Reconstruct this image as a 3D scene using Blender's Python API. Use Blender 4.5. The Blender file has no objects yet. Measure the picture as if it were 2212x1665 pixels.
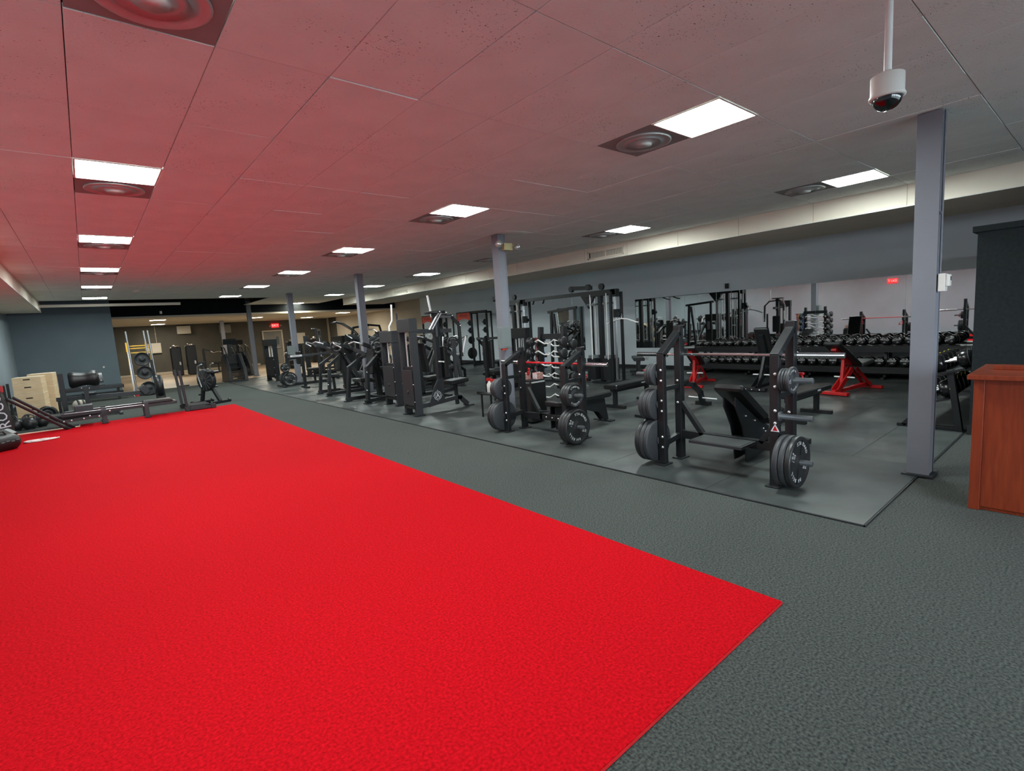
import bpy, bmesh, math, random
from mathutils import Vector, Matrix
random.seed(7)
SC = bpy.context.scene
COL = SC.collection
R = math.radians
# ---------------------------------------------------------------- camera, world, exposure
CAM_Z = 1.60
CEIL = 3.12
cam_d = bpy.data.cameras.new('camera')
cam_d.sensor_width = 36.0
cam_d.sensor_fit = 'HORIZONTAL'
cam_d.lens = 1095.32 / 2212 * 36.0
cam_d.clip_start = 0.05
cam = bpy.data.objects.new('camera', cam_d)
COL.objects.link(cam)
_yaw, _pitch, _roll = R(-39.6726), R(-7.00285), R(-3.65525)
_f = Vector((-math.sin(_yaw) * math.cos(_pitch), math.cos(_yaw) * math.cos(_pitch), math.sin(_pitch)))
_r = Vector((math.cos(_yaw), math.sin(_yaw), 0))
_u = _r.cross(_f)
_r2 = _r * math.cos(_roll) + _u * math.sin(_roll)
_u2 = _u * math.cos(_roll) - _r * math.sin(_roll)
_M = Matrix((_r2, _u2, -_f)).transposed().to_4x4()
_M.translation = (0, 0, CAM_Z)
cam.matrix_world = _M
SC.camera = cam
SKY = 13.0              # overcast daylight for the unseen shop front windows added behind the camera
world = bpy.data.worlds.new('world')
SC.world = world
world.use_nodes = True
world.node_tree.nodes['Background'].inputs[0].default_value = (0.78, 0.9, 1.0, 1)
world.node_tree.nodes['Background'].inputs[1].default_value = SKY
SC.view_settings.view_transform = 'Standard'
SC.view_settings.look = 'None'
SC.view_settings.gamma = 1.0
SC.view_settings.use_curve_mapping = False
SC.view_settings.exposure = 0.0
SC.cycles.max_bounces = 10
SC.cycles.diffuse_bounces = 6
SC.cycles.glossy_bounces = 5
SC.cycles.sample_clamp_indirect = 10.0
LIGHT_MAIN = 78.0       # ceiling panels of the hall
LIGHT_ANNEX = 78.0      # warmer panels of the room behind
ADDED_WIN = [(-1.35 + 1.75 * k, -1.35 + 1.75 * k + 1.6) for k in range(5)]     # assumed shop front windows, added for neutral light on the ceiling (x range)
WZ0, WZ1, WY = 0.35, 2.75, -4.0
for _k, (_a, _b) in enumerate(ADDED_WIN):                                          # sampling portals in the openings of the added windows (emit nothing)
    _l = bpy.data.lights.new('window_portal', 'AREA')
    _l.shape = 'RECTANGLE'
    _l.size, _l.size_y = _b - _a, WZ1 - WZ0
    _l.cycles.is_portal = True
    _o = bpy.data.objects.new('window_portal', _l)
    COL.objects.link(_o)
    _o.location = ((_a + _b) / 2, WY + 0.01, (WZ0 + WZ1) / 2)
    _o.rotation_euler = (R(90), 0, 0)
# ---------------------------------------------------------------- materials
def srgb(r, g, b):
    def c(x):
        x /= 255.0
        return x / 12.92 if x <= 0.04045 else ((x + 0.055) / 1.055) ** 2.4
    return (c(r), c(g), c(b), 1.0)
MAT = {}
def mat(name, col, rough=0.5, metal=0.0, var=0.12, scale=8.0, bump=0.0, bscale=None, spec=0.5, detail=4.0, col2=None, coat=0.0, stretch=None, emit=None):
    m = bpy.data.materials.new(name)
    m.use_nodes = True
    nt = m.node_tree
    N, L = nt.nodes, nt.links
    p = N['Principled BSDF']
    c = srgb(*col)
    p.inputs['Roughness'].default_value = rough
    p.inputs['Metallic'].default_value = metal
    p.inputs['Specular IOR Level'].default_value = spec
    if coat:
        p.inputs['Coat Weight'].default_value = coat
        p.inputs['Coat Roughness'].default_value = 0.15
    tc = N.new('ShaderNodeTexCoord')
    src = tc.outputs['Object']
    if stretch:
        mp = N.new('ShaderNodeMapping')
        mp.inputs['Scale'].default_value = stretch
        L.new(src, mp.inputs[0])
        src = mp.outputs[0]
    nz = N.new('ShaderNodeTexNoise')
    nz.inputs['Scale'].default_value = scale
    nz.inputs['Detail'].default_value = detail
    L.new(src, nz.inputs['Vector'])
    rp = N.new('ShaderNodeValToRGB')
    rp.color_ramp.elements[0].position = 0.3
    rp.color_ramp.elements[1].position = 0.7
    if col2:
        c0, c1 = c, srgb(*col2)
    else:
        c0 = tuple(x * (1 - var) for x in c[:3]) + (1,)
        c1 = tuple(min(1, x * (1 + var)) for x in c[:3]) + (1,)
    rp.color_ramp.elements[0].color = c0
    rp.color_ramp.elements[1].color = c1
    L.new(nz.outputs[0], rp.inputs[0])
    L.new(rp.outputs[0], p.inputs['Base Color'])
    if bump:
        nb = N.new('ShaderNodeTexNoise')
        nb.inputs['Scale'].default_value = bscale or scale * 6
        nb.inputs['Detail'].default_value = 3
        L.new(src, nb.inputs['Vector'])
        b = N.new('ShaderNodeBump')
        b.inputs['Strength'].default_value = bump
        b.inputs['Distance'].default_value = 0.01
        L.new(nb.outputs[0], b.inputs['Height'])
        L.new(b.outputs[0], p.inputs['Normal'])
    if emit:
        p.inputs['Emission Color'].default_value = srgb(*emit[0])
        p.inputs['Emission Strength'].default_value = emit[1]
    MAT[name] = m
    return m
mat('carpet', (25, 31, 30), 0.95, scale=85, bump=0.4, bscale=260, spec=0.12, detail=6, col2=(82, 87, 82))
mat('turf', (148, 2, 12), 0.85, scale=75, bump=0.4, bscale=260, spec=0.06, detail=6, col2=(206, 9, 26))
mat('turf_edge', (176, 30, 34), 0.9, spec=0.1)
mat('rubber_tile', (46, 51, 51), 0.40, scale=1.3, bump=0.12, bscale=420, spec=0.35, detail=8, col2=(80, 85, 83))
mat('tan_floor', (156, 138, 116), 0.45, scale=1.2, bump=0.1, bscale=60, spec=0.4, col2=(176, 158, 136))
mat('ceiling_tile', (222, 227, 223), 0.95, scale=2.5, bump=0.35, bscale=70, spec=0.05, col2=(232, 237, 233))
mat('ceiling_gap', (60, 52, 50), 0.95, spec=0.05)
mat('vent_plate', (140, 138, 136), 0.6, var=0.08, scale=4, spec=0.3)
mat('vent_metal', (180, 184, 182), 0.35, metal=0.3, var=0.1, scale=6)
mat('soffit', (226, 217, 200), 0.85, scale=1.5, spec=0.1, col2=(234, 226, 210), bump=0.1, bscale=90)
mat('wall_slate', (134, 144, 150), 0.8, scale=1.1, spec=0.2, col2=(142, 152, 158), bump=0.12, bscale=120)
mat('wall_slate_right', (222, 233, 238), 0.8, scale=1.1, spec=0.2, col2=(228, 238, 243), bump=0.12, bscale=120)  # slate paint lightened to near white in place of light lacking on this wall
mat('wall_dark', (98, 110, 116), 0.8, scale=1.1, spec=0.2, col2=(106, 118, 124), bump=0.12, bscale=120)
mat('wall_black', (33, 38, 39), 0.8, scale=30, spec=0.2, col2=(41, 46, 47), bump=0.2, bscale=260)
mat('wall_tan', (186, 178, 162), 0.8, scale=1.0, spec=0.2, col2=(198, 190, 174))
mat('wall_umber', (84, 82, 76), 0.8, scale=1.0, spec=0.2, col2=(94, 92, 86))
mat('annex_ceiling', (196, 190, 176), 0.9, scale=1.3, spec=0.1, col2=(206, 200, 186))
mat('plenum', (24, 28, 30), 0.9, spec=0.1, scale=3)
mat('column_paint', (121, 123, 131), 0.6, scale=2.0, spec=0.3, var=0.05, bump=0.05, bscale=90)
mat('base_rubber', (30, 32, 33), 0.6)
mat('frame_black', (25, 27, 29), 0.42, scale=40, spec=0.45, var=0.12, bump=0.08, bscale=700)
mat('frame_grey', (43, 44, 47), 0.45, scale=40, spec=0.45, var=0.1, bump=0.08, bscale=700)
mat('frame_dark', (31, 33, 35), 0.4, scale=40, spec=0.45, var=0.1)
mat('vinyl', (22, 23, 24), 0.38, scale=20, spec=0.5, var=0.15, bump=0.15, bscale=300)
mat('vinyl_grey', (60, 63, 64), 0.45, scale=20, spec=0.5, var=0.1, bump=0.12, bscale=300)
mat('plate_black', (36, 37, 38), 0.38, scale=30, spec=0.45, var=0.15, bump=0.1, bscale=200)
mat('plate_grey', (52, 54, 57), 0.5, scale=30, spec=0.45, var=0.12, bump=0.1, bscale=200)
mat('urethane', (20, 21, 22), 0.2, scale=30, spec=0.6, var=0.1)
mat('plate_text', (205, 206, 205), 0.6, var=0.04)
mat('horn_grey', (74, 77, 79), 0.45, metal=0.2, var=0.08, scale=20)
mat('chrome', (225, 225, 228), 0.16, metal=1.0, var=0.03, scale=12)
mat('steel', (190, 192, 194), 0.3, metal=0.9, var=0.06, scale=30)
mat('knurl', (128, 104, 104), 0.45, metal=0.8, var=0.1, scale=300, bump=0.4, bscale=600)
mat('bolt', (225, 226, 226), 0.25, metal=0.8, var=0.03)
mat('red_paint', (178, 24, 26), 0.4, var=0.1, scale=20, spec=0.5)
mat('red_bar', (196, 30, 38), 0.35, var=0.06, scale=20)
mat('orange_red', (196, 58, 40), 0.5, var=0.08, scale=10)
mat('yellow_paint', (226, 176, 60), 0.45, var=0.08, scale=10)
mat('lime_band', (188, 190, 48), 0.5, var=0.05)
mat('white_plastic', (214, 212, 206), 0.4, var=0.03, spec=0.5)
mat('white_steel', (224, 224, 222), 0.35, var=0.03, spec=0.5)
mat('dome_glass', (8, 9, 11), 0.06, var=0.05, coat=1.0)
mat('cream_metal', (188, 178, 132), 0.4, var=0.05, metal=0.2)
mat('panel_grey', (112, 119, 119), 0.55, var=0.04)
mat('lamp_glass', (190, 190, 186), 0.12, metal=0.6, var=0.08, scale=30)
mat('cherry', (114, 42, 20), 0.35, scale=3.0, spec=0.45, col2=(134, 54, 27), stretch=(14, 14, 1.2), coat=0.15, bump=0.03, bscale=60)
mat('plywood', (204, 176, 138), 0.6, scale=3.0, spec=0.3, col2=(222, 196, 160), stretch=(2, 2, 12))
mat('slot_dark', (44, 32, 26), 0.8)
mat('box_edge', (236, 222, 196), 0.6)
mat('rope_white', (224, 212, 206), 0.8, var=0.1, scale=60)
mat('print_white', (214, 216, 220), 0.6, var=0.03)
mat('print_dark', (70, 22, 18), 0.6, var=0.03)
mat('screen', (90, 100, 104), 0.25)
mat('band_green', (40, 140, 90), 0.6)
mat('band_blue', (60, 90, 150), 0.6)
mat('band_orange', (214, 120, 40), 0.6)
mat('band_red', (150, 30, 34), 0.6)
mat('box_print', (168, 160, 152), 0.6, scale=40, col2=(170, 70, 56))
mat('door_grey', (128, 126, 118), 0.6, var=0.05)
mat('mirror', (226, 228, 226), 0.015, metal=1.0, var=0.004)
mat('exit_red', (150, 10, 14), 0.4, emit=((255, 30, 36), 2.6))
mat('exit_letter', (255, 90, 90), 0.4, emit=((255, 120, 110), 4.0))
# worn patches change the gloss of the rubber tiles; dark fissures pit the ceiling tiles
def gloss_variation(name, lo, hi, scale):
    nt = MAT[name].node_tree
    N, L = nt.nodes, nt.links
    g = N.new('ShaderNodeNewGeometry')
    nz = N.new('ShaderNodeTexNoise')
    nz.inputs['Scale'].default_value = scale
    nz.inputs['Detail'].default_value = 6
    L.new(g.outputs['Position'], nz.inputs['Vector'])
    mr = N.new('ShaderNodeMapRange')
    mr.inputs[1].default_value, mr.inputs[2].default_value = 0.35, 0.65
    mr.inputs[3].default_value, mr.inputs[4].default_value = lo, hi
    L.new(nz.outputs[0], mr.inputs[0])
    L.new(mr.outputs[0], N['Principled BSDF'].inputs['Roughness'])
    for n in N:                       # stains run on from tile to tile
        if n.type == 'TEX_NOISE' and n is not nz:
            for l in list(n.inputs['Vector'].links):
                L.remove(l)
            L.new(g.outputs['Position'], n.inputs['Vector'])
gloss_variation('rubber_tile', 0.28, 0.55, 1.1)
def fissures(name):
    nt = MAT[name].node_tree
    N, L = nt.nodes, nt.links
    p = N['Principled BSDF']
    src = p.inputs['Base Color'].links[0].from_socket
    g = N.new('ShaderNodeNewGeometry')
    mp = N.new('ShaderNodeMapping')
    mp.inputs['Scale'].default_value = (70, 110, 70)
    L.new(g.outputs['Position'], mp.inputs[0])
    nz = N.new('ShaderNodeTexNoise')
    nz.inputs['Scale'].default_value = 1.0
    nz.inputs['Detail'].default_value = 2
    L.new(mp.outputs[0], nz.inputs['Vector'])
    nl = N.new('ShaderNodeTexNoise')
    nl.inputs['Scale'].default_value = 1.6
    L.new(g.outputs['Position'], nl.inputs['Vector'])
    th = N.new('ShaderNodeMapRange')
    th.inputs[1].default_value, th.inputs[2].default_value = 0.40, 0.62
    th.inputs[3].default_value, th.inputs[4].default_value = 0.77, 0.67
    L.new(nl.outputs[0], th.inputs[0])
    gt = N.new('ShaderNodeMath')
    gt.operation = 'GREATER_THAN'
    L.new(nz.outputs[0], gt.inputs[0])
    L.new(th.outputs[0], gt.inputs[1])
    mx = N.new('ShaderNodeMix')
    mx.data_type = 'RGBA'
    mx.inputs[7].default_value = srgb(120, 112, 108)
    L.new(gt.outputs[0], mx.inputs[0])
    L.new(src, mx.inputs[6])
    L.new(mx.outputs[2], p.inputs['Base Color'])
fissures('ceiling_tile')
_g = bpy.data.materials.new('window_glass')
_g.use_nodes = True
_n, _l = _g.node_tree.nodes, _g.node_tree.links
_n.remove(_n['Principled BSDF'])
_tr, _gl, _mx = _n.new('ShaderNodeBsdfTransparent'), _n.new('ShaderNodeBsdfGlossy'), _n.new('ShaderNodeMixShader')
_gl.inputs['Roughness'].default_value = 0.02
_mx.inputs[0].default_value = 0.07
_l.new(_tr.outputs[0], _mx.inputs[1])
_l.new(_gl.outputs[0], _mx.inputs[2])
_l.new(_mx.outputs[0], _n['Material Output'].inputs[0])
MAT['window_glass'] = _g
def emission(name, col, strength):
    m = mat(name, col, 0.5, var=0.01)
    p = m.node_tree.nodes['Principled BSDF']
    p.inputs['Emission Color'].default_value = srgb(*col)
    p.inputs['Emission Strength'].default_value = strength
    return m
for _n, _s in (('turf', 0.0), ('carpet', 0.05)):
    _p = MAT[_n].node_tree.nodes['Principled BSDF']
    _p.inputs['Sheen Weight'].default_value = _s
    _p.inputs['Sheen Roughness'].default_value = 0.6
emission('lamp_cool', (240, 252, 250), LIGHT_MAIN)
emission('lamp_warm', (255, 246, 226), LIGHT_ANNEX)
# ---------------------------------------------------------------- mesh builder
class MB:
    def __init__(s):
        s.v, s.f, s.s = [], [], []
    def add(s, vs, fs, smooth=False):
        o = len(s.v)
        s.v += [tuple(v) for v in vs]
        s.f += [tuple(i + o for i in f) for f in fs]
        s.s += [smooth] * len(fs)
        return s
    def box(s, c, d, rot=None):
        x, y, z = d[0] / 2, d[1] / 2, d[2] / 2
        vs = [Vector(p) for p in ((-x, -y, -z), (x, -y, -z), (x, y, -z), (-x, y, -z), (-x, -y, z), (x, -y, z), (x, y, z), (-x, y, z))]
        if rot is not None:
            vs = [rot @ v for v in vs]
        c = Vector(c)
        return s.add([v + c for v in vs], [(3, 2, 1, 0), (4, 5, 6, 7), (0, 1, 5, 4), (1, 2, 6, 5), (2, 3, 7, 6), (3, 0, 4, 7)])
    def span(s, a, b):
        return s.box([(a[i] + b[i]) / 2 for i in range(3)], [abs(b[i] - a[i]) for i in range(3)])
    def cbox(s, c, d, ch, rot=None):          # chamfered block (pads)
        x, y, z = d[0] / 2, d[1] / 2, d[2] / 2
        ch = min(ch, x * .9, y * .9, z * .9)
        ring = lambda ix, iy, h: [(-x + ix, -y, h), (x - ix, -y, h), (x, -y + iy, h), (x, y - iy, h), (x - ix, y, h), (-x + ix, y, h), (-x, y - iy, h), (-x, -y + iy, h)]
        def shr(pts, k):
            return [(p[0] - math.copysign(k, p[0]), p[1] - math.copysign(k, p[1]), p[2]) for p in pts]
        r0 = shr(ring(ch, ch, -z), ch)
        r1 = ring(ch, ch, -z + ch)
        r2 = ring(ch, ch, z - ch)
        r3 = shr(ring(ch, ch, z), ch)
        vs = [Vector(p) for p in r0 + r1 + r2 + r3]
        if rot is not None:
            vs = [rot @ v for v in vs]
        c = Vector(c)
        fs = [tuple(range(7, -1, -1)), tuple(range(24, 32))]
        for k in range(3):
            for i in range(8):
                j = (i + 1) % 8
                fs.append((k * 8 + i, k * 8 + j, k * 8 + 8 + j, k * 8 + 8 + i))
        return s.add([v + c for v in vs], fs)
    def beam(s, a, b, w, h=None, up=(0, 0, 1)):   # rectangular bar from a to b: w across, h along up
        h = h or w
        a, b = Vector(a), Vector(b)
        d = (b - a)
        ln = d.length
        d.normalize()
        up = Vector(up)
        sd = d.cross(up)
        if sd.length < 1e-4:
            sd = d.cross(Vector((1, 0, 0)))
        sd.normalize()
        u = sd.cross(d)
        m = Matrix((d, sd, u)).transposed()
        return s.box((a + b) / 2, (ln, w, h), m)
    def path(s, pts, w, h=None, up=(0, 0, 1)):
        h = h or w
        for i in range(len(pts) - 1):
            a, b = Vector(pts[i]), Vector(pts[i + 1])
            d = (b - a).normalized() * (min(w, h) * 0.42)
            s.beam(a - (d if i else d * 0), b + (d if i < len(pts) - 2 else d * 0), w, h, up)
        return s
    def lathe(s, o, ax, prof, n=20, smooth=True):   # prof: (t, r) along ax
        o, ax = Vector(o), Vector(ax).normalized()
        e1 = ax.cross(Vector((0, 0, 1)))
        if e1.length < 1e-4:
            e1 = ax.cross(Vector((1, 0, 0)))
        e1.normalize()
        e2 = ax.cross(e1)
        vs, fs = [], []
        for t, r in prof:
            for i in range(n):
                a = 2 * math.pi * i / n
                vs.append(o + ax * t + (e1 * math.cos(a) + e2 * math.sin(a)) * r)
        for k in range(len(prof) - 1):
            for i in range(n):
                j = (i + 1) % n
                fs.append((k * n + i, k * n + j, (k + 1) * n + j, (k + 1) * n + i))
        if prof[0][1] > 1e-6:
            s.add(vs[:n], [tuple(range(n - 1, -1, -1))])
        if prof[-1][1] > 1e-6:
            s.add(vs[-n:], [tuple(range(n))])
        return s.add(vs, fs, smooth)
    def cyl(s, a, b, r, n=14, r2=None):
        a, b = Vector(a), Vector(b)
        return s.lathe(a, b - a, [(0, r), ((b - a).length, r if r2 is None else r2)], n)
    def tube(s, pts, r, n=8, smooth=True):
        pts = [Vector(p) for p in pts]
        m = len(pts)
        vs, fs = [], []
        ref = None
        for i, p in enumerate(pts):
            d = (pts[min(i + 1, m - 1)] - pts[max(i - 1, 0)]).normalized()
            if ref is None:
                ref = d.cross(Vector((0, 0, 1)))
                if ref.length < 1e-3:
                    ref = d.cross(Vector((1, 0, 0)))
            e1 = (ref - d * ref.dot(d)).normalized()
            ref = e1
            e2 = d.cross(e1)
            for k in range(n):
                a = 2 * math.pi * k / n
                vs.append(p + (e1 * math.cos(a) + e2 * math.sin(a)) * r)
        for i in range(m - 1):
            for k in range(n):
                j = (k + 1) % n
                fs.append((i * n + k, i * n + j, (i + 1) * n + j, (i + 1) * n + k))
        s.add(vs, fs, smooth)
        s.add(vs[:n], [tuple(range(n - 1, -1, -1))])
        s.add(vs[-n:], [tuple(range(n))])
        return s
    def prism(s, poly, o, e1, e2, th):      # polygon poly (u, v) in the plane o, e1, e2; extruded th along e1 x e2, centred
        o, e1, e2 = Vector(o), Vector(e1), Vector(e2)
        nn = e1.cross(e2).normalized() * (th / 2)
        n = len(poly)
        a = [o + e1 * u + e2 * v - nn for u, v in poly]
        b = [o + e1 * u + e2 * v + nn for u, v in poly]
        fs = [tuple(range(n - 1, -1, -1)), tuple(range(n, 2 * n))]
        for i in range(n):
            j = (i + 1) % n
            fs.append((i, j, n + j, n + i))
        return s.add(a + b, fs)
    def ball(s, c, r, n=14, m=8, sz=1.0):
        prof = [(-math.cos(math.pi * i / m) * r * sz, max(1e-7, math.sin(math.pi * i / m) * r)) for i in range(m + 1)]
        return s.lathe(c, (0, 0, 1), prof, n)
    def mesh(s, name, m):
        me = bpy.data.meshes.new(name)
        me.from_pydata(s.v, [], s.f)
        me.polygons.foreach_set('use_smooth', s.s)
        me.materials.append(MAT[m])
        me.update()
        return me
    def build(s, name, m, parent=None, bev=0.0, loc=None, rz=None):
        o = bpy.data.objects.new(name, s.mesh(name, m))
        COL.objects.link(o)
        if parent is not None:
            o.parent = parent
        if loc is not None:
            o.location = loc
        if rz is not None:
            o.rotation_euler = (0, 0, rz)
        if bev:
            b = o.modifiers.new('bevel', 'BEVEL')
            b.width = bev
            b.segments = 2
            b.limit_method = 'ANGLE'
            b.angle_limit = R(40)
        return o
def tag(o, label=None, cat=None, group=None, kind=None):
    if label:
        o['label'] = label
    if cat:
        o['category'] = cat
    if group:
        o['group'] = group
    if kind:
        o['kind'] = kind
    return o
def thing(name, label, cat, loc=(0, 0, 0), rz=0.0, group=None, kind=None, scale=None):
    o = bpy.data.objects.new(name, None)
    COL.objects.link(o)
    o.location = loc
    o.rotation_euler = (0, 0, rz)
    if scale:
        o.scale = (scale,) * 3
    o.empty_display_size = 0.1
    return tag(o, label, cat, group, kind)
def dup(o, parent=None, loc=None, rz=None, label=None, group=None):
    c = o.copy()
    COL.objects.link(c)
    c.parent = parent
    if loc is not None:
        c.location = loc
    if rz is not None:
        c.rotation_euler = (0, 0, rz)
    if label:
        c['label'] = label
    if group:
        c['group'] = group
    for ch in list(o.children):
        dup(ch, c)
    return c
_fonts = {}
def text_mesh(body, size, depth=0.0005):
    cu = bpy.data.curves.new('t', 'FONT')
    cu.body = body
    cu.size = size
    cu.extrude = depth
    cu.align_x = 'CENTER'
    cu.align_y = 'CENTER'
    cu.resolution_u = 2
    ob = bpy.data.objects.new('t', cu)
    me = bpy.data.meshes.new_from_object(ob)
    vs = [v.co.copy() for v in me.vertices]
    fs = [tuple(p.vertices) for p in me.polygons]
    bpy.data.objects.remove(ob)
    bpy.data.curves.remove(cu)
    bpy.data.meshes.remove(me)
    return vs, fs
def add_text(mb, body, size, o, e1, e2, depth=0.0006):   # lettering lying in the plane o, e1 (reading direction), e2 (up)
    o, e1, e2 = Vector(o), Vector(e1).normalized(), Vector(e2).normalized()
    e3 = e1.cross(e2)
    vs, fs = text_mesh(body, size, depth)
    mb.add([o + e1 * v.x + e2 * v.y + e3 * v.z for v in vs], fs)
    return mb
def arc_text(mb, body, size, radius, mid, step, o, e1, e2, out=True):   # letters round a circle; mid angle from e1 (degrees)
    o, e1, e2 = Vector(o), Vector(e1).normalized(), Vector(e2).normalized()
    n = len(body)
    for i, ch in enumerate(body):
        if ch == ' ':
            continue
        k = (i - (n - 1) / 2) * step
        a = R(mid - k) if out else R(mid + k)
        rad = e1 * math.cos(a) + e2 * math.sin(a)
        tan = e1 * math.sin(a) - e2 * math.cos(a)
        if out:
            add_text(mb, ch, size, o + rad * radius, tan, rad)
        else:
            add_text(mb, ch, size, o + rad * radius, -tan, -rad)
    return mb
# ================================================================ the setting
XL, XR, YF, YB = -1.75, 12.75, -4.0, 34.6
GX, GY, TA, TB = 0.114, 3.0996, 0.60176, 1.16027      # ceiling grid: origin and pitch
def struct(name, mb, m, bev=0):
    return tag(mb.build(name, m, bev=bev), kind='structure')
struct('floor', MB().span((XL, YF, -0.2), (XR, 22.7, 0.0)), 'carpet')
struct('floor_annex', MB().span((XL, 22.7, -0.2), (XR, YB, -0.004)), 'tan_floor')
# rubber flooring laid in separate tiles
rub = thing('rubber_flooring', 'black rubber tile flooring under the weight machines', 'rubber flooring', (0, 0, 0))
MX0, MX1, MY0, MY1 = 4.092, XR, 1.10, 23.4
_tc = {}
nx = 5
xs = [MX0 + 1.83 * i for i in range(5)] + [XR]
for i in range(len(xs) - 1):
    y = MY0
    k = 0
    while y < MY1 - 0.05:
        ln = 1.22
        if k == 0 and i % 2:
            ln = 0.61
        y1 = min(y + ln, MY1)
        w, l = xs[i + 1] - xs[i] - 0.003, y1 - y - 0.003
        key = (round(w, 3), round(l, 3))
        if not (i >= 2 and y1 <= 1.12):
            if key not in _tc:
                _tc[key] = MB().box((0, 0, 0), (w, l, 0.012)).mesh('tile', 'rubber_tile')
            o = bpy.data.objects.new('tile', _tc[key])
            COL.objects.link(o)
            o.location = ((xs[i] + xs[i + 1]) / 2, (y + y1) / 2, 0.006 + random.uniform(0, 0.0006))
            o.parent = rub
        y = y1
        k += 1
mt = MB()
mt.span((MX0 - 0.012, MY0 - 0.012, 0), (MX0 - 0.0015, MY1, 0.0115))
mt.span((MX0 - 0.012, MY0 - 0.012, 0), (7.62, MY0 - 0.0015, 0.0115))
mt.build('edge_strip', 'base_rubber', rub)
# red turf
tf = thing('turf_strip', 'bright red artificial turf strip running the length of the hall', 'turf', (0, 0, 0))
MB().span((-1.45, 1.10, 0.0), (2.711, 14.33, 0.014)).build('turf_mat', 'turf', tf)
te = MB()
te.span((-1.45, 1.094, 0.0), (2.711, 1.0995, 0.010))
te.build('cut_edge', 'turf_edge', tf)
# ---- walls
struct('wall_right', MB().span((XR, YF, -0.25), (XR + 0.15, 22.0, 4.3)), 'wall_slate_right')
struct('wall_right_annex', MB().span((XR, 22.0, -0.25), (XR + 0.15, YB, 4.3)), 'wall_tan')
struct('trim_3', MB().span((XR - 0.05, 32.9, 0), (XR, 34.1, 2.72)), 'wall_umber')
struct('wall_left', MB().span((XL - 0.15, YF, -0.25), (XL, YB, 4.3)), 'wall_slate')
wf = MB()
wf.span((XL, YF - 0.15, -0.25), (XR, YF, WZ0)).span((XL, YF - 0.15, WZ1), (XR, YF, 4.3))
_x = XL
for a, b in ADDED_WIN:
    wf.span((_x, YF - 0.15, WZ0), (a, YF, WZ1))
    _x = b
wf.span((_x, YF - 0.15, WZ0), (XR, YF, WZ1))
struct('wall_front', wf, 'wall_slate')
for k, (a, b) in enumerate(ADDED_WIN):  # unseen windows, assumed behind the camera for their daylight
    w = thing('window_%d' % (k + 1), None, None, (0, 0, 0), kind='structure')
    MB().span((a, YF - 0.08, WZ0), (b, YF - 0.072, WZ1)).build('pane', 'window_glass', w)
    f = MB().span((a, YF - 0.12, WZ0), (a + .05, YF - 0.03, WZ1)).span((b - .05, YF - 0.12, WZ0), (b, YF - 0.03, WZ1))
    f.span((a, YF - 0.12, WZ0), (b, YF - 0.03, WZ0 + .05)).span((a, YF - 0.12, WZ1 - .05), (b, YF - 0.03, WZ1))
    f.build('window_frame', 'frame_grey', w)
struct('ground_outside', MB().span((-20, -30, -0.3), (30, YF - 0.15, -0.05)), 'panel_grey')
struct('roof', MB().span((XL - .15, YF - .15, 4.3), (XR + .15, YB + .15, 4.5)), 'plenum')
struct('wall_back', MB().span((XL, YB, -0.25), (XR, YB + 0.15, 4.3)), 'wall_umber')
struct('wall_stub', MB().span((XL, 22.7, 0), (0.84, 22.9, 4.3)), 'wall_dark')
struct('baseboard_stub', MB().span((XL, 22.68, 0), (0.86, 22.70, 0.12)), 'base_rubber')
struct('baseboard_right', MB().span((XR - 0.012, 1.2, 0.012), (XR, 22.0, 0.11)), 'base_rubber')
struct('baseboard_left', MB().span((XL, YF, 0.0), (XL + 0.012, 22.68, 0.11)), 'base_rubber')
struct('baseboard_back', MB().span((1.2, YB - 0.015, 0.0), (8.3, YB, 0.10)), 'wall_tan')
part = MB().span((7.63, YF, 0), (XR, 1.05, 2.26))
struct('wall_partition', part, 'wall_black')
struct('trim_4', MB().span((7.59, YF, 2.26), (XR, 1.09, 2.325)), 'wall_black', bev=0.004)
struct('baseboard_partition', MB().span((7.615, YF, 0), (7.63, 1.065, 0.11)), 'base_rubber')
# ---- ceiling of separate tiles
ceil = thing('ceiling', None, None, (0, 0, 0), kind='structure')
CX0, CX1 = -0.90, 8.77
lights = [(0, -1), (0, 2), (0, 5), (0, 8), (0, 11), (0, 14), (6, -1), (6, 2), (6, 5), (6, 8), (6, 11), (6, 14), (12, -1), (12, 2), (12, 8), (12, 11), (12, 14)]
vents = [c for c in lights if c[1] < 14] + [(12, 5)]
full = set(vents)
_cm = {}
def ctile(x0, x1, y0, y1):
    w, l = x1 - x0 - 0.0045, y1 - y0 - 0.0045
    key = (round(w, 3), round(l, 3))
    if key not in _cm:
        m = MB()
        t, c = 0.022, 0.0025
        m.add([(-w / 2, -l / 2, t), (w / 2, -l / 2, t), (w / 2, l / 2, t), (-w / 2, l / 2, t), (-w / 2, -l / 2, c), (w / 2, -l / 2, c), (w / 2, l / 2, c), (-w / 2, l / 2, c),
               (-w / 2 + c, -l / 2 + c, 0), (w / 2 - c, -l / 2 + c, 0), (w / 2 - c, l / 2 - c, 0), (-w / 2 + c, l / 2 - c, 0)],
              [(0, 1, 2, 3), (11, 10, 9, 8)] + [(i, 4 + i, 4 + (i + 1) % 4, (i + 1) % 4) for i in range(4)] + [(4 + i, 8 + i, 8 + (i + 1) % 4, 4 + (i + 1) % 4) for i in range(4)])
        _cm[key] = m.mesh('tile', 'ceiling_tile')
    o = bpy.data.objects.new('tile', _cm[key])
    COL.objects.link(o)
    o.location = ((x0 + x1) / 2, (y0 + y1) / 2, CEIL + random.uniform(-0.002, 0.003))
    o.rotation_euler = (random.uniform(-.0014, .0014), random.uniform(-.0014, .0014), 0)
    o.parent = ceil
far = MB()
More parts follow.
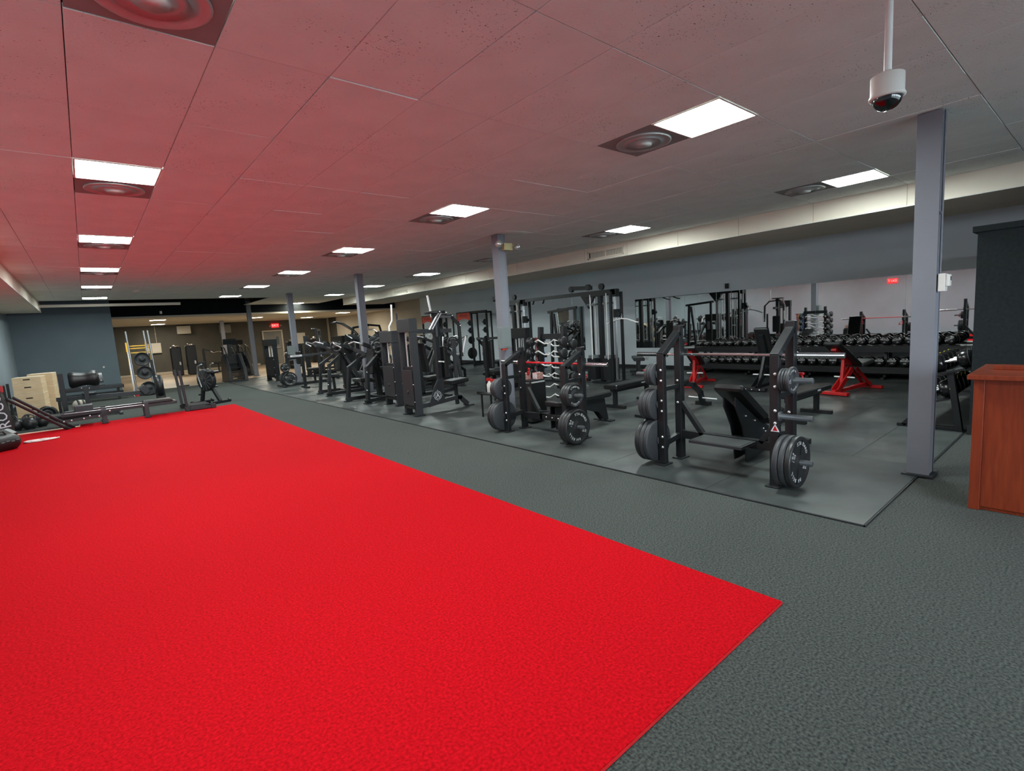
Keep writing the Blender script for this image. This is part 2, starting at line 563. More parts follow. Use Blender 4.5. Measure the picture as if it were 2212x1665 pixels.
for j in range(-6, 19):
    for i in range(-2, 15):
        x0, x1 = max(CX0, GX + TA * i), min(CX1, GX + TA * (i + 1))
        y0, y1 = GY + TB * j, GY + TB * (j + 1)
        if y0 > 20.3 and x1 < 5.6:
            continue
        if (i, j) in full:
            if (i, j) == (12, 5):
                y1 = y0 + TB / 2
            else:
                continue
        elif (i, j) in lights:
            y0 += TB / 2
        if (i, j) == (12, 18):
            y0 += TB / 2
        if j <= 9:
            ctile(x0, x1, y0, y1)
        else:
            far.box(((x0 + x1) / 2, (y0 + y1) / 2, CEIL + 0.01), (x1 - x0 - 0.004, y1 - y0 - 0.004, 0.02))
tag(far.build('far_tiles', 'ceiling_tile', ceil), kind='stuff')
bk = MB().span((CX0, YF, CEIL + 0.16), (CX1, 20.51, CEIL + 0.2))
bk.span((5.53, 20.51, CEIL + 0.16), (CX1, 25.14, CEIL + 0.2))
bk.build('backing', 'ceiling_gap', ceil)
struct('ceiling_bay', MB().span((XL, 20.4, 4.2), (XR, 24.8, 4.3)), 'plenum')
struct('ceiling_side', MB().span((10.65, YF, CEIL), (XR, 22.0, CEIL + 0.1)), 'ceiling_tile')
struct('ceiling_annex', MB().span((XL, 24.7, 2.72), (XR, YB, 2.80)), 'annex_ceiling')
struct('wall_bulkhead', MB().span((XL, 24.6, 2.72), (XR, 24.7, 4.2)), 'plenum')
struct('wall_bay', MB().span((CX0, 20.52, CEIL + 0.0), (5.53, 20.6, 4.2)), 'plenum')
struct('trim_5', MB().span((-0.95, 21.15, 2.975), (2.75, 21.35, 3.055)), 'soffit')
struct('trim_6', MB().span((0.9, 24.52, 2.70), (XR, 24.598, 2.775)), 'annex_ceiling')
# ---- soffits
def soffit(name, x0, x1, face, y0, y1, z0):
    s = thing(name, None, None, (0, 0, 0), kind='structure')
    MB().span((x0, y0, z0), (x1, y1, CEIL + 0.1)).build('core', 'soffit', s)
    sg = 1 if face == x1 else -1
    j = -7
    while GY + TB * j < y1:
        a, b = max(y0, GY + TB * j), min(y1, GY + TB * (j + 1))
        j += 1
        if b - a < 0.1:
            continue
        MB().span((face, a + 0.004, z0 + 0.006), (face + sg * 0.012, b - 0.004, CEIL - 0.004)).build('panel', 'soffit', s)
    MB().beam((face + sg * 0.008, y0, z0 + 0.002), (face + sg * 0.008, y1, z0 + 0.002), 0.026, 0.012).build('corner_bead', 'white_plastic', s)
    return s
soffit('trim_1', CX1, 10.65, CX1, YF, 21.6, 2.83)
soffit('trim_2', XL, CX0, CX0, YF, 21.4, 2.83)
# ---- mirrors
def mirror(name, y0, y1, z0, z1):
    s = thing(name, None, None, (0, 0, 0), kind='structure')
    return s
wm = thing('wall_mirror', 'long frameless mirror above the dumbbell rack', 'mirror', (XR, 0, 0))
_e = [1.16, 2.80, 4.44, 6.08, 7.72, 9.36]
for a, b in zip(_e[:-1], _e[1:]):
    MB().span((-0.008, a + 0.0015, 0.62), (-0.001, b - 0.0015, 2.06)).build('pane', 'mirror', wm)
wm2 = thing('wall_mirror', 'narrow mirror panel behind the cable tower', 'mirror', (XR, 0, 0))
MB().span((-0.008, 11.4, 0.55), (-0.001, 12.65, 2.0)).build('pane', 'mirror', wm2)
# ---- lights and vents in the ceiling
_rowname = {-4: 'beside the camera', -1: 'nearest', 2: 'second', 5: 'third', 8: 'fourth', 11: 'fifth', 14: 'sixth'}
_side = {0: 'left row above the red turf', 6: 'middle row', 12: 'right row beside the soffit'}
_ord = {0: ['seventh', 'first', 'second', 'third', 'fourth', 'fifth', 'sixth']}
def place_word(i, j):
    seq = {0: {2: 'nearest', 5: 'second', 8: 'third', 11: 'fourth', 14: 'farthest'}, 6: {-1: 'nearest', 2: 'second', 5: 'third', 8: 'fourth', 11: 'fifth', 14: 'farthest'}, 12: {-1: 'nearest', 2: 'second', 8: 'third', 11: 'fourth', 14: 'farthest'}}
    return seq[i].get(j, 'out of view overhead')
lp = MB().add([(-0.285, -0.275, 0), (0.285, -0.275, 0), (0.285, 0.275, 0), (-0.285, 0.275, 0)], [(3, 2, 1, 0)])
me_panel = lp.mesh('diffuser', 'lamp_cool')
me_panel_w = lp.mesh('diffuser', 'lamp_warm')
fr = MB()
for sx in (-1, 1):
    fr.box((sx * 0.2925, 0, -0.003), (0.015, 0.58, 0.014))
    fr.box((0, sx * 0.2825, -0.003), (0.57, 0.015, 0.014))
me_frame = fr.mesh('frame', 'white_plastic')
hs = MB().box((0, 0, 0.05), (0.59, 0.57, 0.06))
me_house = hs.mesh('housing', 'white_plastic')
def ceiling_light(x, y, z, label, group, warm=False):
    t = thing('ceiling_light', label, 'light', (x, y, z), 0, group)
    for nm, me in (('diffuser', me_panel_w if warm else me_panel), ('frame', me_frame), ('housing', me_house)):
        o = bpy.data.objects.new(nm, me)
        COL.objects.link(o)
        o.parent = t
    return t
for (i, j) in lights:
    x, y = GX + TA * (i + 0.5), GY + TB * (j + 0.25)
    w = place_word(i, j)
    ceiling_light(x, y, CEIL + 0.004, ('square ceiling light panel, %s of the %s' % (w, _side[i])) if w != 'out of view overhead' else 'square ceiling light panel just above the top edge of the photo', 'square ceiling light panels')
# vents: dark plate with a round stepped diffuser
def vent_mesh():
    p = MB().box((0, 0, 0.006), (0.592, 0.57, 0.008)).mesh('plate', 'vent_plate')
    d = MB()
    d.lathe((0, 0, 0.002), (0, 0, -1), [(0.0, 0.235), (0.012, 0.24), (0.016, 0.225), (0.004, 0.205), (0.012, 0.15), (0.020, 0.155), (0.006, 0.12), (0.022, 0.075), (0.034, 0.07), (0.036, 0.0001)], 32)
    return p, d.mesh('round_diffuser', 'vent_metal')
_vp, _vd = vent_mesh()
for (i, j) in vents:
    x, y = GX + TA * (i + 0.5), GY + TB * (j + 0.75)
    if (i, j) == (12, 5):
        lab = 'round ceiling air diffuser with no light panel in front of it'
    elif (i, j) == (0, -1):
        lab = 'large round air diffuser cut off by the photo top edge'
    else:
        lab = 'round air diffuser behind the %s light of the %s' % (place_word(i, j), _side[i])
    t = thing('ceiling_vent', lab, 'vent', (x, y, CEIL), 0, 'round ceiling air diffusers')
    for nm, me in (('plate', _vp), ('round_diffuser', _vd)):
        o = bpy.data.objects.new(nm, me)
        COL.objects.link(o)
        o.parent = t
# annex lights (warmer)
for k, (x, y, z, lab) in enumerate([(7.63, 24.3, CEIL + 0.004, 'warm ceiling panel at the edge of the dark ceiling bay'),
        (2.6, 27.2, 2.716, 'warm light panel above the yellow frame in the back room'), (3.1, 32.6, 2.716, 'farthest warm light panel at the left of the back room'),
        (6.9, 28.6, 2.716, 'warm light panel above the treadmills in the back room'), (10.4, 31.4, 2.716, 'warm light panel near the exit door'),
        (10.7, 26.6, 2.716, 'warm light panel at the right end of the back room')]):
    ceiling_light(x, y, z, lab, 'warm back room light panels', True)
# grilles on the soffit
def grille(y0, y1, z0, z1, lab):
    t = thing('air_grille', lab, 'vent', (CX1 - 0.012, 0, 0))
    f = MB()
    f.span((-0.012, y0, z0), (0, y0 + 0.03, z1)).span((-0.012, y1 - 0.03, z0), (0, y1, z1)).span((-0.012, y0, z0), (0, y1, z0 + 0.025)).span((-0.012, y0, z1 - 0.025), (0, y1, z1))
    f.span((-0.011, (y0 + y1) / 2 - 0.012, z0), (0, (y0 + y1) / 2 + 0.012, z1))
    f.build('frame', 'soffit', t)
    MB().span((-0.002, y0 + 0.03, z0 + 0.025), (0, y1 - 0.03, z1 - 0.025)).build('backing', 'slot_dark', t)
    n = int((y1 - y0 - 0.08) / 0.022)
    l = MB()
    for q in range(n):
        yy = y0 + 0.04 + q * 0.022
        l.span((-0.009, yy, z0 + 0.025), (-0.003, yy + 0.009, z1 - 0.025))
    tag(l.build('louvres', 'soffit', t), kind='stuff')
grille(6.66, 7.64, 2.87, 3.04, 'wide metal air grille on the soffit face above the cable tower')
grille(15.9, 16.85, 2.88, 3.02, 'farther small air grille on the soffit face')
# ---- columns
colm = MB().span((-0.075, -0.075, 0), (0.075, 0.075, CEIL - 0.003)).mesh('shaft', 'column_paint')
colf = MB()
for sx in (-1, 1):
    colf.span((sx * 0.079 - 0.006, -0.082, 0.0), (sx * 0.079 + 0.006, 0.082, CEIL - 0.003))
colf = colf.mesh('flange', 'column_paint')
colb = MB().span((-0.13, -0.11, 0), (0.13, 0.11, 0.012)).mesh('base_plate', 'frame_grey')
collab = ['grey steel column nearest the camera with a white thermostat box', 'grey steel column with twin emergency lamps at its top', 'grey steel column rising behind the chest press machines',
          'grey steel column with a grey panel box beside the loaded plate machine', 'grey steel column standing at the edge of the back room', 'thin pale column deep inside the back room']
for k, y in enumerate([1.10, 6.95, 12.8, 18.65, 24.5, 30.4]):
    t = thing('support_column', collab[k], 'column', (5.665, y, 0.013 if k < 4 else 0), 0, 'steel support columns')
    h = 1.0 if k < 4 else (1.25 if k == 4 else 0.868)
    for nm, me in (('shaft', colm), ('flange', colf), ('base_plate', colb)):
        o = bpy.data.objects.new(nm, me)
        COL.objects.link(o)
        o.parent = t
        if nm != 'base_plate':
            o.scale = (1, 1, h - 0.006)
# ================================================================ plates, bars, dumbbells
FZ = 0.0135     # top of the rubber flooring
def plate_mesh(r, t, m, text=None, hub=0.05):
    """disc along +Y: front face at y = t/2; returns (disc mesh, lettering mesh or None)"""
    b = MB()
    h = t / 2
    b.lathe((0, 0, 0), (0, 1, 0), [(-h, hub * .55), (-h, r * .93), (-h * .8, r * .985), (-h * .3, r), (h * .5, r), (h, r * .97), (h, r * .88), (h * .62, r * .84), (h * .62, hub * 1.35), (h * 1.02, hub * 1.15), (h * 1.02, hub * .55)], 40)
    b.lathe((0, 0, 0), (0, 1, 0), [(-h, hub * .55), (h * 1.02, hub * .55)], 20)
    if text:
        for k in range(4):
            a = R(18 + 90 * k)
            d = Vector((math.cos(a), 0, math.sin(a)))
            b.beam(d * hub * 1.2 + Vector((0, h * .7, 0)), d * r * .86 + Vector((0, h * .7, 0)), r * .045, t * .2, up=(0, 1, 0))
    disc = b.mesh('disc', m)
    let = None
    if text:
        l = MB()
        e1, e2, o = (-1, 0, 0), (0, 0, 1), (0, h * .64, 0)
        arc_text(l, 'STANDARD', r * .2, r * .72, text[2] + 62, 11.5, o, e1, e2)
        arc_text(l, 'BARBELL', r * .2, r * .72, text[2] - 118, 12.5, o, e1, e2)
        for s, a in ((text[0], text[2] - 28), (text[1], text[2] + 152)):
            w1, w2 = s.split(' ')
            ar = R(a)
            rad = Vector((-math.cos(ar), 0, math.sin(ar)))
            tan = Vector((-math.sin(ar), 0, -math.cos(ar)))
            add_text(l, w1, r * .2, Vector(o) + rad * r * .68, tan, rad)
            add_text(l, w2, r * .17, Vector(o) + rad * r * .5, tan, rad)
        let = l.mesh('lettering', 'plate_text')
    return disc, let
PL = {
    '45': (plate_mesh(.225, .05, 'plate_black', ('45 LBS', '20.4 KGS', 0)), .05, 'large 45 pound'),
    '45b': (plate_mesh(.225, .05, 'plate_grey'), .05, 'large grey'),
    '25': (plate_mesh(.152, .042, 'plate_black', ('25 LBS', '11.3 KGS', 30)), .042, 'middle-sized 25 pound'),
    '25b': (plate_mesh(.165, .045, 'plate_grey'), .045, 'middle-sized grey'),
    '10': (plate_mesh(.115, .028, 'plate_grey', ('10 LBS', '4.5 KGS', 30), .038), .028, 'small 10 pound'),
    '5': (plate_mesh(.10, .022, 'plate_grey', None, .036), .022, 'small grey'),
    'bump': (plate_mesh(.225, .075, 'plate_black'), .075, 'thick rubber bumper'),
}
def plate(kind, loc, face, label, group, spin=0.0):
    """weight plate; face = direction its lettered side looks (unit xy), as an angle in degrees from +Y counter-clockwise"""
    (disc, let), t, _ = PL[kind]
    o = thing('weight_plate', label, 'weight plate', loc, R(face), group)
    d = bpy.data.objects.new('disc', disc)
    COL.objects.link(d)
    d.parent = o
    d.rotation_euler = (0, spin, 0)
    if let:
        l = bpy.data.objects.new('lettering', let)
        COL.objects.link(l)
        l.parent = d
        l['kind'] = 'stuff'
    return o
def barbell(label, c, rz, length=2.13, mid='chrome', grip='knurl', group=None):
    t = thing('barbell', label, 'barbell', c, rz, group)
    sl = .40
    s = length / 2 - sl
    MB().cyl((0, -s, 0), (0, s, 0), .0145, 12).build('shaft', mid, t)
    if grip:
        MB().cyl((0, -.30, 0), (0, .30, 0), .0158, 12).build('grip', grip, t)
    for k in (-1, 1):
        MB().lathe((0, k * s, 0), (0, k, 0), [(0, .026), (.005, .031), (.03, .031), (.032, .025), (sl, .025), (sl + .002, .021), (sl + .002, .0001)], 18).build('sleeve', 'chrome', t)
    return t
def dumbbell_parts(r, ln, grip=.12, band=None):
    """along +X, front head at -X; returns list of (name, mesh)"""
    hl = (ln - grip) / 2
    out = []
    for k in (-1, 1):
        b = MB().lathe((k * grip / 2, 0, 0), (k, 0, 0), [(0, r * .45), (.004, r * .8), (hl * .25, r * .97), (hl * .5, r), (hl * .8, r * .96), (hl * .95, r * .84), (hl, r * .7), (hl, .0001)], 22)
        out.append(('head', b.mesh('head', 'urethane')))
    out.append(('handle', MB().cyl((-grip / 2 - .01, 0, 0), (grip / 2 + .01, 0, 0), .016, 12).mesh('handle', 'chrome')))
    return out
def db_print(r, ln, grip, body):
    l = MB()
    x = -ln / 2 - .0008
    add_text(l, body, r * .46, (x, 0, r * .12), (0, -1, 0), (0, 0, 1))
    return l
# ================================================================ right half: press stations, benches, dumbbells
def bolts(t, pts, r=.014, ax=(1, 0, 0)):
    b = MB()
    for p in pts:
        b.lathe(p, ax, [(-.002, r), (.006, r), (.012, r * .6), (.0125, .0001)], 10)
    return tag(b.build('bolts', 'bolt', t), kind='stuff')
def press_station(name, label, loc, hw, zc, zt, horns, frame='frame_black'):
    """bench press uprights: two side frames at y = +-hw, posts at x = 0 and x = .33"""
    t = thing(name, label, 'weight bench', loc)
    xb = .33
    for s in (1, -1):
        y = s * hw
        MB().beam((0, y, .012), (0, y, zc), .075, .06, up=(1, 0, 0)).build('front_post', frame, t, bev=.004)
        MB().beam((-.012, y, zc - .015), (xb - .02, y, zt - .075), .075, .06, up=(0, 0, 1)).build('sloping_arm', frame, t, bev=.004)
        MB().beam((xb, y, .012), (xb, y, zt), .075, .075, up=(1, 0, 0)).build('back_post', frame, t, bev=.004)
        MB().beam((.0, y, .22), (xb, y, .26), .05, .06).build('side_rail', frame, t, bev=.003)
        MB().beam((.0, y, .80), (xb, y, .80), .035, .045).build('side_rail', frame, t, bev=.003)
        for x in (0, xb):
            MB().box((x, y, .006), (.16, .12, .012)).build('foot_plate', frame, t, bev=.003)
        for z in horns:
            f = MB().lathe((0, y + s * .0375, z), (0, s, 0), [(0, .045), (.012, .045), (.013, .0245), (.262, .0245), (.265, .021), (.265, .0001)], 16)
            f.build('storage_horn', 'horn_grey', t)
        h = MB()
        h.prism([(0, 0), (.10, -.0), (.10, .07), (.085, .07), (.085, .02), (0, .02)], (xb + .036, y, zt - .33), (1, 0, 0), (0, 0, 1), .06)
        h.prism([(0, 0), (.03, 0), (.03, .16), (0, .16)], (xb + .036, y, zt - .31), (1, 0, 0), (0, 0, 1), .06)
        h.build('bar_hook', 'vinyl', t, bev=.003)
        pts = []
        for z in horns:
            pts += [(-.032, y - .012, z + .05), (-.032, y - .012, z - .06)]
        bolts(t, pts, .014, (-1, 0, 0))
        bolts(t, [(xb - .038, y, zt - .11), (xb - .038, y, .62), (xb - .038, y, .86)], .014, (-1, 0, 0))
    return t
# ---- incline press station (nearest)
B1 = (4.55, 2.47, FZ)
st = press_station('incline_press_bench', 'black incline press bench with spotter platform and plate horns, nearest the camera', B1, .57, 1.17, 1.45, (.25, .635, .955))
MB().beam((.33, -.57, .27), (.33, .57, .27), .06, .09).build('crossbeam', 'frame_black', st, bev=.004)
for s in (1, -1):
    MB().beam((.33, s * .545, .62), (.33, s * .30, .29), .05, .06, up=(1, 0, 0)).build('diagonal_brace', 'frame_black', st, bev=.003)
pl = MB().box((.14, 0, .29), (.30, .54, .03)).build('spotter_platform', 'frame_grey', st, bev=.004)
MB().box((.14, 0, .30 + .006), (.27, .50, .004)).build('grip_sheet', 'vinyl_grey', pl)
th = math.atan2(.40, .60)
rot = Matrix.Rotation(th, 3, 'Y')
MB().cbox((.56, 0, .63), (.70, .30, .075), .02, rot).build('back_pad', 'vinyl', st)
MB().cbox((1.03, 0, .43), (.36, .34, .085), .02, Matrix.Rotation(R(-10), 3, 'Y')).build('seat_pad', 'vinyl', st)
for s in (1, -1):
    MB().prism([(.30, .72), (.88, .36), (1.05, .30), (1.05, .05), (.62, .02), (.52, .02), (.50, .2), (.44, .40), (.30, .62)], (0, s * .06, 0), (1, 0, 0), (0, 0, 1), .012).build('side_plate', 'frame_black', st, bev=.002)
MB().beam((.33, 0, .27), (1.55, 0, .10), .07, .08).build('spine', 'frame_black', st, bev=.004)
MB().beam((1.55, -.3, .05), (1.55, .3, .05), .08, .06).build('rear_foot', 'frame_black', st, bev=.004)
MB().beam((1.10, 0, .12), (1.06, 0, .38), .05, .05, up=(1, 0, 0)).build('seat_post', 'frame_dark', st, bev=.003)
bolts(st, [(.90, -.069, .30), (.95, -.069, .26), (.99, -.069, .22), (1.02, -.069, .18), (.50, -.069, .5), (.70, -.069, .42)], .011, (0, -1, 0))
sg = MB().prism([(.0, .0), (.075, .0), (.0375, .07)], (-.034, -.545, .50), (0, -1, 0), (0, 0, 1), .002).build('warning_sticker', 'print_white', st)
MB().prism([(.016, .008), (.059, .008), (.0375, .05)], (-.0352, -.545, .50), (0, -1, 0), (0, 0, 1), .002).build('sticker_centre', 'red_paint', sg)
barbell('chrome barbell racked on the nearest incline press bench', (4.55 + .415, 2.565, 1.145), 0, 2.13)
def stack_plates(x, y, z, s, kinds, where, group):
    """plates on one horn, going outward from the post"""
    yy = y
    n = len(kinds)
    for q, k in enumerate(kinds):
        tk = PL[k][1]
        pos = 'only' if n == 1 else ('outermost' if q == n - 1 else ('innermost' if q == 0 else 'middle'))
        if n > 3 and 0 < q < n - 1:
            pos = ['second', 'third', 'fourth'][q - 1]
        c = yy + s * (tk / 2 + .001)
        plate(k, (x, c, z), 0 if s > 0 else 180, '%s weight plate, %s on %s' % (PL[k][2], pos, where), group, R(random.choice((0, 3, -4))))
        yy += s * (tk + .002)
g = 'weight plates stored on the press benches'
yR, yL = 2.47 - .57 - .0515, 2.47 + .57 + .0515
stack_plates(4.55, yR, FZ + .25, -1, ['45b', '45b', '45'], 'the bottom right horn of the nearest press bench', g)
stack_plates(4.55, yR, FZ + .955, -1, ['5', '5', '5', '10'], 'the top right horn of the nearest press bench', g)
stack_plates(4.55, yL, FZ + .25, 1, ['45b', '45b', '45'], 'the bottom left horn of the nearest press bench', g)
stack_plates(4.55, yL, FZ + .635, 1, ['25b', '25b', '25b'], 'the middle left horn of the nearest press bench', g)
stack_plates(4.55, yL, FZ + .955, 1, ['10', '10', '10'], 'the top left horn of the nearest press bench', g)
# ---- flat press station with the red bar
B2 = (4.63, 5.13, FZ)
s2 = press_station('flat_press_bench', 'black flat press bench holding a red barbell, second from the camera', B2, .60, 1.0, 1.22, (.235, .635))
MB().path([(.33, -.60, .20), (.33, -.20, .22), (.33, .20, .22), (.33, .60, .20)], .06, .09).build('crossbeam', 'frame_black', s2, bev=.004)
bolts(s2, [(.295, -.16, .22), (.295, -.04, .22), (.295, .08, .22)], .012, (-1, 0, 0))
MB().cbox((.86, -.05, .42), (1.16, .30, .085), .02).build('bench_pad', 'vinyl', s2)
for s in (1, -1):
    MB().prism([(.30, .37), (1.36, .37), (1.44, .02), (1.34, .02), (1.22, .16), (.95, .24), (.62, .22), (.46, .06), (.30, .06)], (0, -.05 + s * .05, 0), (1, 0, 0), (0, 0, 1), .012).build('side_plate', 'frame_black', s2, bev=.002)
MB().box((1.40, -.05, .008), (.12, .34, .016)).build('rear_foot', 'frame_black', s2, bev=.003)
MB().box((.47, .18, .26), (.34, .20, .025)).build('spotter_platform', 'frame_grey', s2, bev=.003)
MB().path([(.30, .45, .62), (.30, .22, .28), (.5, .12, .24)], .05, .05).build('diagonal_brace', 'frame_dark', s2, bev=.003)
barbell('barbell with a red coated shaft racked on the flat press bench', (4.63 + .41, 5.22, 1.0), 0, 2.13, 'red_bar', None)
yR, yL = 5.13 - .60 - .0515, 5.13 + .60 + .0515
stack_plates(4.63, yR, FZ + .235, -1, ['45', '45', '45'], 'the bottom right horn of the red-bar press bench', g)
stack_plates(4.63, yR, FZ + .635, -1, ['25', '25', '25'], 'the top right horn of the red-bar press bench', g)
stack_plates(4.63, yL, FZ + .235, 1, ['45b', '45b', '45'], 'the bottom left horn of the red-bar press bench', g)
stack_plates(4.63, yL, FZ + .635, 1, ['25b', '25b', '25'], 'the top left horn of the red-bar press bench', g)
# ---- flat benches
def flat_bench(loc, rz, label, ln=1.22, h=.42):
    t = thing('flat_bench', label, 'bench', loc, rz, 'benches on the rubber floor')
    MB().cbox((ln / 2, 0, h - .04), (ln, .29, .08), .014).build('pad', 'vinyl', t)
    lg = MB()
    add_text(lg, 'FORCE', .035, (ln * .62, -.1462, h - .04), (1, 0, 0), (0, 0, 1))
    lg.build('lettering', 'print_white', t)
    MB().beam((.05, 0, h - .11), (ln - .05, 0, h - .11), .07, .06).build('spine', 'frame_black', t, bev=.003)
    for x in (.14, ln - .16):
        MB().beam((x, 0, .03), (x, 0, h - .12), .06, .07, up=(1, 0, 0)).build('leg', 'frame_black', t, bev=.003)
        MB().beam((x, -.21, .025), (x, .21, .025), .07, .05).build('foot', 'frame_black', t, bev=.003)
    return t
flat_bench((6.83, 5.60, FZ), R(1), 'black flat bench standing behind the left uprights of the nearest press bench', 1.25)
flat_bench((7.08, 2.83, FZ), R(-2), 'black flat bench behind the right uprights of the nearest press bench', 1.16)
flat_bench((11.2, 8.15, FZ), R(40), 'small black bench by the wall beside the cable tower', 1.0, .45)
def adjustable_bench(loc, rz, label, base, back, seat=8, h=.42):
    """long axis +x: front foot at x = 0, backrest rises towards x = 0"""
    t = thing('adjustable_bench', label, 'bench', loc, rz, 'benches on the rubber floor')
    MB().beam((0, -.25, .035), (0, .20, .035), .10, .05).build('front_foot', base, t, bev=.004)
    MB().cyl((0, .20, .045), (0, .28, .045), .045, 14).build('wheel', 'vinyl', t)
    MB().beam((1.12, -.22, .03), (1.12, .22, .03), .08, .05).build('rear_foot', base, t, bev=.004)
    MB().beam((0, 0, .05), (1.12, 0, .09), .07, .06).build('base_rail', base, t, bev=.003)
    for s in (-1, 1):
        MB().beam((.06, s * .05, .06), (.52, s * .03, h - .06), .02, .10, up=(0, 0, 1)).build('strut', base, t, bev=.003)
        MB().beam((1.05, s * .06, .06), (.62, s * .04, h - .07), .02, .06, up=(0, 0, 1)).build('strut', base, t, bev=.003)
    MB().cyl((.33, -.17, .28), (.33, .17, .28), .014, 10).build('adjuster_pin', 'white_steel', t)
    a = R(back)
    L = .80
    c = Vector((.60, 0, h)) + Vector((-math.cos(a), 0, math.sin(a))) * (L / 2)
    rt = Matrix.Rotation(a, 3, 'Y')
    MB().cbox(c, (L, .28, .07), .016, rt).build('back_pad', 'vinyl', t)
    n = Vector((math.sin(a), 0, math.cos(a)))
    MB().box(c - n * .055, (L * .7, .09, .05), rt).build('back_support', base, t, bev=.003)
    MB().cbox((.82, 0, h + .01), (.36, .28, .07), .016, Matrix.Rotation(R(-seat), 3, 'Y')).build('seat_pad', 'vinyl_grey', t)
    MB().beam((.24, 0, .10), (c.x + .05, 0, c.z - .06), .05, .06, up=(1, 0, 0)).build('ladder_post', base, t, bev=.003)
    return t
adjustable_bench((9.78, 3.12, FZ), R(-12), 'red framed adjustable bench in front of the dumbbell rack, right one', 'red_paint', 32, h=.48)
adjustable_bench((9.60, 5.72, FZ), R(14), 'red framed adjustable bench in front of the dumbbell rack, left one', 'red_paint', 30, h=.46)
ab = adjustable_bench((9.70, 4.46, FZ), R(-3), 'black adjustable bench with upright backrest between the two red benches', 'frame_black', 68, h=.45)
bolts(ab, [(-.052, -.15, .035), (-.052, 0, .035), (-.052, .12, .035)], .014, (-1, 0, 0))
cb = thing('curved_leg_bench', 'black bench with an arched front leg and thin white handle behind the nearest press bench', 'bench', (6.55, 4.62, FZ), R(-5), 'benches on the rubber floor')
MB().cbox((.45, 0, .44), (.80, .27, .07), .016, Matrix.Rotation(R(-6), 3, 'Y')).build('pad', 'vinyl', cb)
MB().path([(.1, 0, .40), (.85, 0, .42), (1.12, 0, .38), (1.32, 0, .22), (1.38, 0, .04)], .07, .075).build('arched_leg', 'frame_black', cb, bev=.003)
MB().box((1.40, 0, .03), (.09, .26, .06)).build('foot', 'frame_black', cb, bev=.003)
MB().cyl((1.33, -.30, .13), (1.33, .24, .13), .012, 10).build('handle', 'white_steel', cb)
MB().path([(.1, .0, .40), (-.02, 0, .30), (-.06, 0, .12), (-.06, 0, .03)], .06, .06).build('arched_leg', 'frame_grey', cb, bev=.003)
MB().box((-.06, 0, .02), (.07, .42, .04)).build('foot', 'frame_black', cb, bev=.003)
# ---- dumbbell rack along the mirror
rk = thing('dumbbell_rack', 'long two-tier black dumbbell rack standing under the mirror', 'rack', (12.0, 0, FZ))
RY0, RY1 = 1.62, 7.15
for z, x in ((.655, .30), (.245, .20)):
    MB().beam((x, RY0, z), (x, RY1, z), .44, .025, up=(0, 0, 1)).build('tier_tray', 'frame_black', rk)
    MB().beam((x - .215, RY0, z - .06), (x - .215, RY1, z - .06), .012, .10).build('tier_lip', 'frame_dark', rk)
for y in (RY0 + .1, 2.98, 4.35, 5.70, RY1 - .28):
    MB().beam((.20, y, .0), (.28, y, .62), .05, .07, up=(1, 0, 0)).build('upright', 'frame_grey', rk, bev=.003)
    MB().beam((.02, y, .02), (.62, y, .02), .06, .04).build('foot', 'frame_black', rk, bev=.003)
    MB().beam((.62, y, .02), (.55, y, .62), .05, .05, up=(1, 0, 0)).build('rear_upright', 'frame_black', rk, bev=.003)
MB().span((.60, RY0, .02), (.62, RY1, .26)).build('back_panel', 'frame_black', rk)
_db = {}
def dumbbell(r, ln, loc, rz, tilt, spin, label, group, txt):
    key = (round(r, 3), round(ln, 2))
    if key not in _db:
        _db[key] = (dumbbell_parts(r, ln), db_print(r, ln, .12, 'PROELP').add(*(lambda m: (m.v, m.f))(add_text(MB(), txt, r * .36, (-ln / 2 - .0008, 0, -r * .38), (0, -1, 0), (0, 0, 1)))).mesh('lettering', 'print_white'))
    ps, pm = _db[key]
    t = thing('dumbbell', label, 'dumbbell', loc, rz, group)
    t.rotation_euler = (0, tilt, rz)
    for nm, me in ps:
        o = bpy.data.objects.new(nm, me)
        COL.objects.link(o)
        o.parent = t
        o.rotation_euler = (spin, 0, 0)
        if nm == 'head' and me is ps[0][1]:
            l = bpy.data.objects.new('lettering', pm)
            COL.objects.link(l)
            l.parent = o
    return t
NUM = ['second', 'third', 'fourth', 'fifth', 'sixth', 'seventh', 'eighth', 'ninth', 'tenth', 'eleventh', 'twelfth', 'thirteenth', 'fourteenth', 'fifteenth', 'sixteenth', 'seventeenth', 'eighteenth', 'nineteenth', 'twentieth', '21st', '22nd', '23rd', '24th', '25th', '26th', '27th', '28th', '29th', '30th']
def nth(i):
    return 'first' if i == 0 else NUM[i - 1]
ntop = 26
for i in range(ntop):
    y = 6.98 - i * .2
    k = i // 2
    r = .074 + .0019 * k
    ln = .25 + .008 * k
    dumbbell(r, ln, (12.30 + .0, y, .655 + FZ + .018 + r + .0), 0, R(3), random.uniform(-.8, .8), 'black round dumbbell on the top tier under the mirror, %s from the left end' % nth(i), 'dumbbells on the long rack', '%d' % (10 + 5 * k))
nlow = 25
for i in range(nlow):
    y = 6.93 - i * .205
    k = i // 2
    r = .080 + .0014 * k
    ln = .30 + .005 * k
    dumbbell(r, ln, (12.20, y, .245 + FZ + .018 + r), 0, R(3), random.choice((0, 0, .06, -.05)), 'black round dumbbell on the lower tier under the mirror, %s from the left end' % nth(i), 'dumbbells on the long rack', '%d' % (55 + 5 * k))
